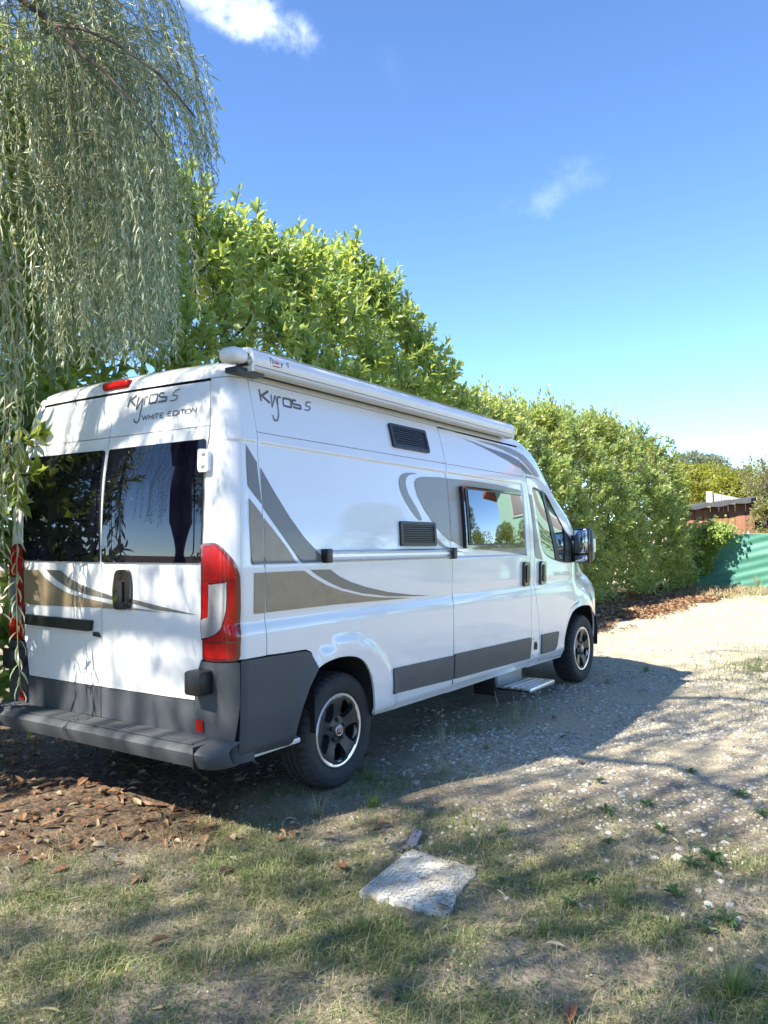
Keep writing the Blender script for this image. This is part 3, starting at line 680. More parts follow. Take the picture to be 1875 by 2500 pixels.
# side rubbing strips
def trim(name, poly, par, mat='trim'):
    o = skin(name, rounded(poly, .014), M[mat], par, .012, .014); return o
trim('side_trim', [(1.460, .630), (2.238, .613), (2.236, .444), (1.448, .469)], van)
trim('side_trim', [(2.256, .620), (3.597, .595), (3.585, .418), (2.254, .443)], door_s)
trim('side_trim', [(3.820, .594), (4.213, .584), (4.180, .450), (4.125, .420), (3.826, .422)], door_f)
skin('cable_cutout', [(3.672, .545), (3.722, .543), (3.744, .518), (3.744, .474), (3.668, .478)], M['shell'], van, .0018, 0)
for a, b in ((3.655, .575), (3.775, .575), (3.655, .43), (3.775, .43)):
    skin('pillar_screw', [(a+.007*math.cos(k), b+.007*math.sin(k)) for k in np.arange(0, 6.2, .8)], M['shell'], van, .0018, 0, res=.02)
def handle(par, u0, u1, z0, z1):
    p = rounded([(u0, z0), (u1, z0), (u1, z1), (u0, z1)], .035)
    skin('door_handle', p, M['black_gloss'], par, .026, .028, res=.02)
    c = (u0+u1)/2
    skin('handle_grip', rounded([(c-.030, z0+.035), (c+.012, z0+.035), (c+.012, z1-.03), (c-.030, z1-.03)], .018), M['black_plastic'], par, .034, .01, res=.02)
    skin('lock_barrel', [(c+.012*math.cos(k), z0+.022+.010*math.sin(k)) for k in np.arange(0, 6.2, .6)], M['grey_metal'], par, .0268, 0, res=.02)
handle(door_s, 3.452, 3.560, 1.032, 1.245)
handle(door_f, 3.800, 3.915, 1.028, 1.240)
# vents
def vent(u0, u1, z0, z1):
    e_ = empty('fridge_vent', tuple(W(np.array((u0+u1)/2), np.array((z0+z1)/2)))); e_.parent = van
    o_ = rounded([(u0, z0+.006), (u1, z0), (u1, z1-.006), (u0, z1)], .018)
    h_ = [(u0+.028, z0+.026), (u1-.028, z0+.022), (u1-.028, z1-.026), (u0+.028, z1-.022)]
    skin('vent_frame', o_, M['black_plastic'], e_, .016, .016, [h_], res=.03)
    skin('vent_back', [(u0+.02, z0+.02), (u1-.02, z0+.016), (u1-.02, z1-.02), (u0+.02, z1-.016)], M['shell'], e_, .002, 0, res=.06)
    n_ = 8; hh_ = (z1-z0-.048)/n_
    for k in range(n_):
        zz = z0+.024+k*hh_
        skin('slat', [(u0+.028, zz+hh_*.30), (u1-.028, zz+hh_*.30-.002), (u1-.028, zz+hh_*.78-.002), (u0+.028, zz+hh_*.78)], M['black_plastic'], e_, .012, .008, res=.12)
vent(1.578, 2.040, 2.052, 2.220)
vent(1.578, 2.032, 1.400, 1.570)
# hanging rail on the side
rl = empty('side_rail', (1.5, -1.01, 1.36)); rl.parent = van
prof = [(-.985, .0), (-1.018, .002), (-1.030, .010), (-1.018, .018), (-1.012, .026), (-1.012, .042), (-1.018, .050), (-1.030, .058), (-1.018, .066), (-.985, .066)]
extrude_x('rail_bar', [(y, z+1.330) for y, z in prof], .80, 2.222, -.0125*1.42, M['steel'], rl)
for x0 in (.755, 2.215):
    zc = 1.363-.0125*(x0-.8)
    box('rail_end', (x0, -1.036, zc-.040), (x0+.052, -.984, zc+.040), M['black_plastic'], rl, .006)
# side window
sw = empty('side_window', (2.95, -1.0, 1.6)); sw.parent = van
wf = rounded([(2.432, 1.374), (3.463, 1.366), (3.455, 1.822), (2.430, 1.840)], .02)
skin('window_frame', wf, M['black_gloss'], sw, .034, .036, res=.05)
skin('frame_lip', rounded([(2.462, 1.398), (3.448, 1.390), (3.442, 1.806), (2.460, 1.822)], .02), M['black_plastic'], sw, .040, .008, res=.05)
nu, nv = 40, 24; uu, vv = np.meshgrid(np.linspace(0, 1, nu), np.linspace(0, 1, nv))
pu = 2.490+(3.440-2.490)*uu; pz = (1.412+(1.404-1.412)*uu)*(1-vv)+(1.815+(1.800-1.815)*uu)*vv
yb = -(halfw(2.9, 1.41)*(1-vv)+halfw(2.9, 1.81)*vv)-.044-.013*(1-(2*uu-1)**2)-.004*(1-(2*vv-1)**2)
P = np.stack([pu, yb, pz], -1).reshape(-1, 3); i = np.arange(nv-1)[:, None]; j = np.arange(nu-1)[None]
F = np.stack([i*nu+j, i*nu+j+1, (i+1)*nu+j+1, (i+1)*nu+j], -1).reshape(-1, 4)
edge = [j_ for j_ in range(nu)]+[k*nu+nu-1 for k in range(1, nv)]+[(nv-1)*nu+k for k in range(nu-2, -1, -1)]+[k*nu for k in range(nv-2, 0, -1)]
b0 = len(P); P = np.vstack([P, P[edge]+[0, .014, 0]]); ne = len(edge)
F = [tuple(int(a) for a in f) for f in F]+[(edge[(k+1) % ne], edge[k], b0+k, b0+(k+1) % ne) for k in range(ne)]
o = mesh('pane', P, F, M['acrylic'], sw, True); o.data.set_sharp_from_angle(angle=R(40))
# cab door glass
cw = empty('cab_window', (4.2, -.95, 1.5)); cw.parent = door_f
win_in = np.asarray(win_out); wc = win_in.mean(0)
inner = wc+(win_in-wc)*[.978, .955]
skin('window_seal', win_out, M['black_plastic'], door_f, -.002, .012, [inner], res=.05)
skin('window_glass', inner, M['glass_cab'], door_f, -.007, 0, res=.05)
skin('glass_divider', [(4.045, 1.864), (4.11, 1.864), (4.160, 1.705), (4.200, 1.53), (4.290, 1.226), (4.195, 1.232), (4.125, 1.462), (4.092, 1.667)], M['black_plastic'], door_f, -.001, .01)
bpy.data.objects.remove(cw)
skin('mirror_foot', [(4.40, 1.213), (4.69, 1.222), (4.695, 1.36), (4.62, 1.415), (4.53, 1.48), (4.47, 1.53), (4.43, 1.38)], M['black_plastic'], door_f, .004, .02)
# mirrors
for s_ in (1, -1):
    mi = empty('wing_mirror', (4.62, -1.05*s_, 1.36)); mi.parent = van
    def rb(name, lo, hi, mat, bev, seg=4, taper=None):
        lo = Vector(lo); hi = Vector(hi)
        bm = bmesh.new(); bmesh.ops.create_cube(bm, size=1); bmesh.ops.scale(bm, vec=hi-lo, verts=bm.verts)
        if taper:
            for v in bm.verts:
                if v.co.x > 0: v.co.y *= taper; v.co.z *= taper
        bmesh.ops.bevel(bm, geom=list(bm.edges), offset=bev, segments=seg, affect='EDGES', profile=.5, clamp_overlap=True)
        c = (lo+hi)/2; bmesh.ops.translate(bm, vec=(c.x, c.y*s_, c.z), verts=bm.verts)
        return from_bm(name, bm, mat, mi, True)
    rb('mirror_housing', (4.62, -1.185, 1.178), (4.80, -.995, 1.548), M['black_plastic'], .055, 5, .80)
    rb('mirror_rim', (4.606, -1.170, 1.200), (4.640, -1.008, 1.530), M['black_gloss'], .015)
    rb('mirror_glass', (4.600, -1.152, 1.292), (4.612, -1.022, 1.512), M['mirror'], .005, 2)
    rb('mirror_glass', (4.600, -1.148, 1.212), (4.612, -1.022, 1.272), M['mirror'], .005, 2)
    rb('indicator', (4.66, -1.192, 1.300), (4.72, -1.165, 1.430), M['clear'], .008, 3)
    rb('mirror_arm', (4.63, -1.02, 1.41), (4.70, -.93, 1.465), M['black_plastic'], .012, 2)
    rb('mirror_arm', (4.63, -1.02, 1.205), (4.70, -.93, 1.27), M['black_plastic'], .012, 2)
# awning
aw = empty('awning', (1.8, -.93, 2.38)); aw.parent = van
az = lambda x: 2.342-.0172*(x-.25)
pr = [(-.976, .0275), (-.986, .050), (-.984, .078), (-.972, .100), (-.950, .116), (-.915, .124), (-.865, .116), (-.850, .09), (-.850, .0275)]
extrude_x('awning_case', [(y, z+az(.232)) for y, z in pr], .232, 3.352, -.0172*3.12, M['awning'], aw)
extrude_x('lead_rail', [(y, z+az(.232)) for y, z in [(-.905, .0), (-.968, -.001), (-.979, .008), (-.979, .0225), (-.905, .0225)]], .226, 3.356, -.0172*3.13, M['awning_rail'], aw)
extrude_x('top_flap', [(y, z+az(.232)) for y, z in [(-.958, .1145), (-.962, .1165), (-.915, .128), (-.87, .120), (-.87, .117), (-.915, .1245)]], .235, 3.35, -.0172*3.115, M['awning'], aw)
for x0, x1 in ((.212, .2315), (3.3525, 3.375)):
    bm = bmesh.new(); vs_ = [bm.verts.new((x0, y*1.003, z+az(x0)-.002)) for y, z in [(-.905, -.004)]+[(-.972, -.004)]+pr[0:7]+[(-.852, .0275)]]
    f_ = bm.faces.new(vs_); r_ = bmesh.ops.extrude_face_region(bm, geom=[f_])
    bmesh.ops.translate(bm, vec=(x1-x0, 0, 0), verts=[v for v in r_['geom'] if isinstance(v, bmesh.types.BMVert)])
    bmesh.ops.recalc_face_normals(bm, faces=bm.faces); from_bm('end_plate', bm, M['awning'], aw, True)
bm = bmesh.new(); bmesh.ops.create_cube(bm, size=1); bmesh.ops.scale(bm, vec=(.125, .125, .080), verts=bm.verts)
bmesh.ops.bevel(bm, geom=list(bm.edges), offset=.036, segments=5, affect='EDGES', profile=.5)
bmesh.ops.translate(bm, vec=(.148, -.908, 2.410), verts=bm.verts); from_bm('end_cap', bm, M['awning'], aw, True)
tube('crank_eye', [(.20, -.955, 2.375), (.205, -.962, 2.385), (.212, -.955, 2.40), (.225, -.94, 2.405)], .016, M['awning_rail'], aw, 10)
box('awning_bracket', (.13, -.945, 2.322), (.34, -.86, 2.352), M['black_plastic'], aw, .006)
box('awning_bracket', (.36, -.93, 2.318), (3.30, -.86, 2.3225), M['shell'], aw, 0, Matrix.Rotation(R(.98), 4, 'Y'))
box('crank_block', (.192, -.958, 2.365), (.2115, -.88, 2.43), M['black_plastic'], aw, .004)
fmap = lambda q, o_: np.stack([q[:, 0], -.9845-o_-0*q[:, 0], az(q[:, 0])+q[:, 1]], 1)
def awtext(lines, mat, w): strokes('awning_lettering', lines, w, mat, aw, .0012, fmap)
awtext([[(.335, .083), (.352, .083)], [(.343, .083), (.343, .054)], [(.358, .078), (.358, .054)], [(.425, .072), (.433, .054)], [(.441, .072), (.427, .044)], [(.490, .080), (.474, .080), (.473, .068), (.488, .067), (.487, .054), (.472, .054)]], M['letter_grey'], .005)
awtext([[(.366, .052), (.372, .074), (.379, .054), (.386, .074), (.392, .054), (.399, .074), (.405, .054), (.412, .072)], [(.363, .045), (.418, .045)]], M['letter_red'], .0055)
# entry step
es = empty('entry_step', (3.35, -1.0, .25)); es.parent = van
box('step_housing', (3.17, -.885, .240), (3.66, -.852, .338), M['grey_metal'], es, .004)
box('step_side', (3.115, -.90, .165), (3.165, -.70, .335), M['black_plastic'], es, .006)
box('step_arm', (3.19, -1.16, .205), (3.215, -.86, .228), M['black_plastic'], es, .004)
box('step_arm', (3.535, -1.16, .205), (3.56, -.86, .228), M['black_plastic'], es, .004)
for k, (a, b) in enumerate([(-.868, -.995), (-1.000, -1.058), (-1.063, -1.112), (-1.117, -1.19)]):
    box('tread_board', (3.125, b, .232), (3.605, a, .252), M['steel'], es, .004)
box('tread_front', (3.120, -1.208, .218), (3.610, -1.188, .253), M['steel'], es, .008)
tube('step_cable', [(3.14, -.87, .215), (3.10, -.90, .20), (3.07, -.93, .15), (3.06, -.95, .10)], .004, M['grey_metal'], es, 6)
# underbody and wheel housings
box('underbody', (.35, -.66, .24), (5.5, .66, .42), M['under'], van, .02)
box('underbody', (1.45, -.86, .31), (4.25, .86, .35), M['under'], van, .02)
box('underbody', (5.30, -.75, .25), (5.72, .75, .5), M['under'], van, .02)
tube('rear_axle', [(.972, -.80, .336), (.972, .80, .336)], .045, M['under'], van, 12)
tube('exhaust', [(1.9, .35, .24), (.9, .35, .30), (.35, .45, .30)], .03, M['grey_metal'], van, 10)
box('rear_tow_bar', (.06, -.80, .30), (.12, .80, .36), M['under'], van, .01)
for wx, arch in ((WX[0], arch_r), (WX[1], arch_f)):
    for s_ in (1, -1):
        A = np.asarray(arch); A = A if A[0, 0] < A[-1, 0] else A[::-1]
        A = np.vstack([[A[0, 0]+.01, .375], A, [A[-1, 0], .375]]); c_ = np.array([A[:, 0].mean(), .40]); A = c_+(A-c_)*1.03
        V = []; n = len(A)
        for y in (-.99, -.62): V += [(a, y*s_ if wx < 3 else y*s_*.965, b) for a, b in A]
        F = [(i, i+1, n+i+1, n+i) for i in range(n-1)]+[tuple(range(n, 2*n))]
        mesh('wheel_arch_liner', V, F, M['under'], van)
# ------------------------------------------------------------------ van: wheels
def lathe(name, prof, yc, xc, zc, s_, mat, parent, seg=96, notch=None):
    """prof: (radius, outboard offset); axis along y"""
    n = len(prof); V = []
    for k in range(seg):
        th = 2*math.pi*k/seg
        for i, (r, o_) in enumerate(prof):
            if notch: r = notch(i, k, r)
            V.append((xc+r*math.cos(th), (yc-o_)*s_, zc+r*math.sin(th)))
    F = []
    for k in range(seg):
        k2 = (k+1) % seg
        for i in range(n-1):
            f = (k*n+i, k*n+i+1, k2*n+i+1, k2*n+i); F.append(f if s_ > 0 else f[::-1])
    o = mesh(name, V, F, mat, parent, True); o.data.set_sharp_from_angle(angle=R(32)); return o
def wheel(xc, s_, rot):
    zc = WZ-.004; yc = -.848
    w = empty('wheel', (xc, yc*s_, zc)); w.parent = van
    RT = .336
    tp = [(.213, .078), (.222, .090), (.232, .096), (.236, .0975), (.252, .103), (.275, .107), (.292, .1065), (.296, .104), (.300, .1055), (.313, .101), (.322, .094), (.331, .082), (.3355, .070),
          (.336, .047), (.327, .045), (.327, .038), (.336, .036), (.336, .006), (.327, .004), (.327, -.004), (.336, -.006), (.336, -.036), (.327, -.038), (.327, -.045), (.336, -.047), (.3355, -.070), (.322, -.094), (.30, -.105), (.26, -.104), (.213, -.078)]
    def notch(i, k, r):
        if i in (10, 11, 12, 13) and k % 4 == 0: return r-.010
        if i in (16, 17, 20, 21) and k % 6 < 1: return r-.006
        return r
    lathe('tyre', tp, yc, xc, zc, s_, M['tyre'], w, 168, notch)
    lathe('rim_barrel', [(.214, .078), (.200, .06), (.192, -.04), (.05, -.045)], yc, xc, zc, s_, M['under'], w, 48)
    lathe('rim_lip', [(.2150, .074), (.2155, .092), (.212, .0965), (.205, .096), (.184, .088), (.180, .072)], yc, xc, zc, s_, M['rim_silver'], w, 96)
    # spoked face
    out = []
    for k in range(100):
        th = 2*math.pi*k/100; d = abs(((th-rot+math.pi/5) % (2*math.pi/5))-math.pi/5)
        rr = .2085-.0175*(1-float(S(d, .20, .33)))
        out.append((rr*math.cos(th), rr*math.sin(th)))
    holes = []
    for k in range(5):
        c = rot+2*math.pi*(k+.5)/5
        hp = [(.080, -.20), (.080, .20), (.118, .34), (.172, .365), (.184, .26), (.188, 0), (.184, -.26), (.172, -.365), (.118, -.34)]
        holes.append(rounded([(r_*math.cos(c+a_), r_*math.sin(c+a_)) for r_, a_ in hp], .012, 3))
    gx, gz = np.meshgrid(np.arange(-.2, .21, .018), np.arange(-.2, .21, .018)); gp = np.stack([gx.ravel(), gz.ravel()], 1)
    Q, T, loops = fill2d(out, holes, .014, gp)
    def dy(q): r_ = np.hypot(q[:, 0], q[:, 1]); return .094-.020*(1-S(r_, .05, .19))+.010*(1-S(r_, .045, .075))
    V = [np.stack([xc+Q[:, 0], (yc-dy(Q))*s_, zc+Q[:, 1]], 1)]; F = [tuple(f) if s_ > 0 else tuple(f[::-1]) for f in T]; b = len(Q)
    for L in loops:
        m = len(L); d0 = dy(L)
        cen_ = L.mean(0) if L is not loops[0] else np.zeros(2)
        L2 = cen_+(L-cen_)*(.90 if L is not loops[0] else 1.0)
        V += [np.stack([xc+L[:, 0], (yc-d0)*s_, zc+L[:, 1]], 1), np.stack([xc+L2[:, 0], (yc-d0+.035)*s_, zc+L2[:, 1]], 1)]
        for i in range(m):
            f = (b+i, b+m+i, b+m+(i+1) % m, b+(i+1) % m); F.append(f if s_ > 0 else f[::-1])
        b += 2*m
    o = mesh('rim_face', np.vstack(V), F, M['rim_dark'], w, True); o.data.set_sharp_from_angle(angle=R(35))
    lathe('hub_cap', [(.034, .078), (.034, .094), (.031, .097), (.028, .0965)], yc, xc, zc, s_, M['steel'], w, 32)
    lathe('cap_badge', [(.0285, .0955), (.020, .0985), (.0, .0992)], yc, xc, zc, s_, M['red_dark'], w, 32)
    hm = lambda q, o_: np.stack([xc+q[:, 0], np.full(len(q), (yc-.0995-o_)*s_), zc+q[:, 1]], 1)
    Lx = [(-.017, 'F'), (-.008, 'I'), (.001, 'A'), (.011, 'T')]; G = {'F': [[(0, -.012), (0, .012), (.006, .012)], [(0, .001), (.005, .001)]], 'I': [[(.003, -.014), (.003, .014)]], 'A': [[(0, -.014), (.0035, .014), (.007, -.014)], [(.001, -.004), (.006, -.004)]], 'T': [[(0, .012), (.008, .012)], [(.004, .012), (.004, -.012)]]}
    strokes('badge_lettering', [[(a+px_, b_) for a, b_ in l] for px_, ch in Lx for l in G[ch]], .0022, M['steel'], w, .0004, hm)
    for k in range(5):
        a_ = rot+2*math.pi*k/5; nx_, nz_ = xc+.058*math.cos(a_), zc+.058*math.sin(a_)
        lathe('wheel_nut', [(.0135, .070), (.0135, .0875), (.0105, .089), (.009, .0935), (.0, .0945)], yc, nx_, nz_, s_, M['black_plastic'], w, 14)
    bm = bmesh.new(); bmesh.ops.create_cone(bm, cap_ends=True, segments=32, radius1=.14, radius2=.14, depth=.02)
    bmesh.ops.rotate(bm, matrix=Matrix.Rotation(R(90), 3, 'X'), verts=bm.verts); bmesh.ops.translate(bm, vec=(xc, (yc-.01)*s_, zc), verts=bm.verts)
    from_bm('brake_disc', bm, M['grey_metal'], w, False)
for xc, rt in ((WX[0], R(93)), (WX[1], R(84))):
    for s_ in (1, -1): wheel(xc, s_, rt)

# ================================================================== the place
rng = np.random.default_rng(7)
def unit(v): return v/np.maximum(np.linalg.norm(v, axis=-1, keepdims=True), 1e-9)
def nz(x, y, s=0.0):
    return (np.sin(1.7*x+2.3*y+s)+np.sin(-2.9*x+1.3*y+1.7*s+1)+np.sin(4.7*x+3.9*y+2.1*s)*.7+np.sin(-7.1*x+8.3*y+s*.3)*.5+np.sin(13.3*x+11.7*y+s)*.3)/2.2
def gz(x, y):
    """height of the ground"""
    x = np.asarray(x, float); y = np.asarray(y, float)
    r = np.exp(-((x-4)/11)**2-((y+1)/7)**2)
    return (.012*np.sin(1.9*x+.7*y)+.010*np.sin(-1.3*x+2.6*y+1)+.006*np.sin(5.1*x+3.3*y)+.005*np.sin(4.3*x-6.1*y))*r-.012
def m_grass(x, y):
    n = nz(x, y, 3)
    a = (1-S(x+.45*n+.25*np.clip(-y-2.6, 0, 1.5), .35, 1.75))*S(-y+.35*n+.10*x, .35, 1.0)
    b = .9*np.exp(-((x-7.0)/1.3)**2-((y+2.25)/.38)**2*(.7+.3*n))+.8*np.exp(-((x-5.2)/1.2)**2-((y+3.1)/.5)**2)
    c = .95*S(-y, 2.9, 3.5)*S(x, -.5, .6)*(1-S(x, 2.6, 3.6))
    d = .45*np.exp(-((x-1.3)/.55)**2-((y+1.15)/.35)**2)+.35*np.exp(-((x-2.6)/.9)**2-((y+.9)/.25)**2)
    e = S(x+1.6*n, 16.0, 19.5)*(1-S(y, .9, 2.0))
    return np.clip(np.maximum.reduce([a, b, c, d, e])*(.62+.38*nz(x*1.7, y*1.7, 9)), 0, 1)
def m_litter(x, y):
    n = nz(x, y, 5)
    a = (1-S(x+.3*n, .9, 2.2))*S(y+.35*n+.12*x, -1.0, -.3)
    b = S(y+.25*n+.05*(x-9), .15, .95)*S(x, 8.5, 10)*(1-S(x, 19, 20.4))
    return np.clip(np.maximum(a, b), 0, 1)
def m_gravel(x, y):
    n = nz(x, y, 8)
    a = S(x+.5*n, .9, 2.6)*(1-S(y+.25*n, -1.05, -.35)*(1-S(x, 5.6, 6.6)))
    return np.clip(a*(1-m_litter(x, y))*(1-.75*m_grass(x, y)), 0, 1)
# --- ground sheet
def lines(lo, a, b, hi, d):
    k = np.arange(a, b+1e-6, d); o1 = a-np.geomspace(.15, a-lo, 26)[::-1]; o2 = b+np.geomspace(.15, hi-b, 26)
    return np.concatenate([o1, k, o2])
gx = lines(-600, -3.2, 21, 900, .10); gy = lines(-700, -6.2, 4.0, 700, .10)
GX, GY = np.meshgrid(gx, gy); VV = np.stack([GX.ravel(), GY.ravel(), gz(GX, GY).ravel()], 1)
i = np.arange(len(gy)-1)[:, None]*len(gx)+np.arange(len(gx)-1)[None]
ground = big_mesh('ground', VV, np.stack([i, i+1, i+1+len(gx), i+len(gx)], -1).reshape(-1, 4), None or M['bark'], None, True)
ground['kind'] = 'structure'
for nm, fn in (('grass', m_grass), ('litter', m_litter), ('gravel', m_gravel)):
    a_ = ground.data.attributes.new(nm, 'FLOAT', 'POINT'); a_.data.foreach_set('value', fn(VV[:, 0], VV[:, 1]).astype(np.float32))
t = NT('ground_soil')
def attr(nm):
    a_ = t.new('ShaderNodeAttribute'); a_.attribute_name = nm; return a_.outputs['Fac']
n1 = t.noise(3.2, 8, .62); n2 = t.noise(26, 6, .65); n3 = t.noise(110, 4, .6)
soil = t.mix(t.ramp(n1, [(.35, 0), (.65, 1)]), (.24, .195, .14), (.38, .325, .245))
soil = t.mix(t.ramp(n2, [(.42, 0), (.62, .8)]), soil, (.19, .152, .106))
soil = t.mix(t.ramp(n3, [(.58, 0), (.70, .7)]), soil, (.54, .49, .39))
vor = t.new('ShaderNodeTexVoronoi'); vor.inputs['Scale'].default_value = 42; vor.inputs['Randomness'].default_value = 1
tcg = t.new('ShaderNodeTexCoord'); t.l.new(tcg.outputs['Object'], vor.inputs['Vector'])
vor2 = t.new('ShaderNodeTexVoronoi'); vor2.inputs['Scale'].default_value = 95; t.l.new(tcg.outputs['Object'], vor2.inputs['Vector'])
def vcol(v, lo, hi):
    return t.mix(t.ramp(v.outputs['Color'], [(.1, 0), (.9, 1)]), lo, hi)
gcol = t.mix(t.ramp(vor.outputs['Distance'], [(.30, 0), (.55, 1)]), vcol(vor, (.46, .39, .27), (.76, .68, .52)), (.34, .28, .19))
gcol = t.mix(.5, gcol, t.mix(t.ramp(vor2.outputs['Distance'], [(.3, 0), (.6, 1)]), vcol(vor2, (.47, .41, .29), (.72, .64, .49)), (.36, .30, .205)))
gcol = t.mix(t.ramp(t.noise(1.1, 7, .6), [(.42, 0), (.62, .6)]), gcol, (.50, .42, .295))
thatch = t.mix(t.ramp(n2, [(.4, 0), (.6, 1)]), (.13, .135, .065), (.28, .245, .145))
lit_c = t.mix(t.ramp(n2, [(.4, 0), (.62, 1)]), (.085, .062, .045), (.20, .14, .09))
def soft(nm, k=.55):
    return t.ramp(t.math('ADD', attr(nm), t.math('MULTIPLY', t.math('SUBTRACT', n2, .5), k)), [(.25, 0), (.75, 1)])
c = t.mix(soft('gravel'), soil, gcol); c = t.mix(soft('grass'), c, thatch); c = t.mix(soft('litter'), c, lit_c)
t.set(Base_Color=c, Roughness=.95, Specular_IOR_Level=.2)
t.bump(t.math('ADD', t.math('MULTIPLY', n2, .6), t.math('ADD', t.math('MULTIPLY', n3, .4), t.math('MULTIPLY', vor.outputs['Distance'], -.5))), .7, .03)
ground.data.materials[0] = t.m

# --- scatter helpers
def leaf_arrays(P, D, N, L, Wd, fold=.25, curl=.15, rich=True):
    """leaves as folded, curled blades: P base, D direction, N upper side, L length, Wd width"""
    D = unit(D); Sd = unit(np.cross(D, N)); N = np.cross(Sd, D); L = L[:, None]; w = Wd[:, None]/2
    if rich:
        c1 = P+D*L*.34+N*L*curl*.35; c2 = P+D*L*.70+N*L*curl*.25; tip = P+D*L-N*L*curl*.5
        up = N*w*fold*2
        V = np.stack([P, c1, c2, tip, c1+Sd*w+up, c2+Sd*w*.86+up*.8, c1-Sd*w+up, c2-Sd*w*.86+up*.8], 1).reshape(-1, 3)
        b = (np.arange(len(P))*8)[:, None]
        T3 = np.concatenate([b+[0, 4, 1], b+[0, 1, 6], b+[2, 5, 3], b+[2, 3, 7]]); Q4 = np.concatenate([b+[1, 4, 5, 2], b+[6, 1, 2, 7]])
        return V, [T3, Q4]
    mid = P+D*L*.42+N*L*curl*.3; tip = P+D*L-N*L*curl*.6
    V = np.stack([P, mid+Sd*w, tip, mid-Sd*w], 1).reshape(-1, 3); b = (np.arange(len(P))*4)[:, None]
    return V, [np.concatenate([b+[0, 1, 2], b+[0, 2, 3]])]
def frames(P, D, N, L, Wd):
    D = unit(D); Sd = unit(np.cross(D, N)); N = np.cross(Sd, D)
    return [(Matrix(((s_[0]*w, d[0]*l, n[0]*l, p[0]), (s_[1]*w, d[1]*l, n[1]*l, p[1]), (s_[2]*w, d[2]*l, n[2]*l, p[2]), (0, 0, 0, 1))))
            for p, d, n, s_, l, w in zip(P, D, N, Sd, L, Wd)]
def leaf_template(name, mat, curl=.15, fold=.25):
    V, F = leaf_arrays(np.zeros((1, 3)), np.array([[0, 1., 0]]), np.array([[0, 0, 1.]]), np.array([1.]), np.array([1.]), fold, curl)
    me = bpy.data.meshes.new(name); me.from_pydata([tuple(v) for v in V], [], [tuple(int(a) for a in f) for g in F for f in g]); me.materials.append(mat)
    return me
FWD, RGT, UPV = _fw, _r2, _u2
def in_view(P, pad=1.0):
    d = P-CAM; z = d@FWD; return (z > .3) & (np.abs(d@RGT)/np.maximum(z, .01)*_f < 937*pad) & (np.abs(d@UPV)/np.maximum(z, .01)*_f < 1250*pad)
def foliage(parent, P, D, N, L, Wd, mat, name='leaf', n_single=300, rich=True, fold=.25, curl=.15):
    """the 300 leaves that show largest as parts, the rest as one mass"""
    vis = in_view(P, .98); dist = np.linalg.norm(P-CAM, axis=1)
    score = np.where(vis, L/dist, 0); idx = np.argsort(-score*(.8+.4*rng.random(len(P))))[:n_single] if n_single else np.array([], int)
    idx = idx[vis[idx]] if len(idx) else idx
    keep = np.ones(len(P), bool); keep[idx] = False
    V, F = leaf_arrays(P[keep], D[keep], N[keep], L[keep], Wd[keep], fold, curl, rich)
    o = big_mesh('foliage', V, F, mat, parent); o['kind'] = 'stuff'
    if len(idx):
        me = leaf_template(name, mat, curl, fold); inv = wm(parent).inverted()
        for mtx in frames(P[idx], D[idx], N[idx], L[idx], Wd[idx]):
            q = bpy.data.objects.new(name, me); q.parent = parent; q.matrix_parent_inverse = inv; q.matrix_basis = mtx; COL.objects.link(q)
    return o
def twigs(name, paths, rads, mat, parent, n=4, kind=None):
    V = []; F = []
    for p_, r_ in zip(paths, rads):
        v, f = tube_geo(p_, r_, n); b = len(V); V += v; F += [tuple(a+b for a in q) for q in f[:-2]]
    o = mesh(name, V, F, mat, parent, True)
    if kind: o['kind'] = kind
    return o
def shoots(P, D, length, nleaf, Ls, Ws, droop=0.0):
    """leafy shoots: for each base point and direction, leaves spiralling up the stem"""
    out = []; paths = []
    D = unit(D)
    length = length+.20*(D[:, 2] > .9)*rng.random(len(D))
    for p, d, l in zip(P, D, length):
        k = int(nleaf*(.75+.5*rng.random())); t_ = np.linspace(.12, 1, k)
        h = np.array([0, 0, 1.]) if abs(d[2]) < .9 else np.array([1., 0, 0]); a = unit(np.cross(d, h)); b = np.cross(a, d)
        ph = rng.random()*6.28+np.arange(k)*2.4
        rad = a*np.cos(ph)[:, None]+b*np.sin(ph)[:, None]
        ang = np.radians(78-48*t_+rng.normal(0, 9, k))[:, None]
        dd = d*np.cos(ang)+rad*np.sin(ang); dd[:, 2] -= droop*(1-t_)
        nn = d-dd*(dd@d)[:, None]+rng.normal(0, .18, (k, 3))
        pos = p+d*(l*t_)[:, None]
        sz = (1-.45*np.clip((t_-.75)/.25, 0, 1))*(.8+.4*rng.random(k))
        out.append((pos, dd, nn, Ls*sz, Ws*sz)); paths.append([p, p+d*l])
    return [np.concatenate([o[i] for o in out]) for i in range(5)]+[paths]
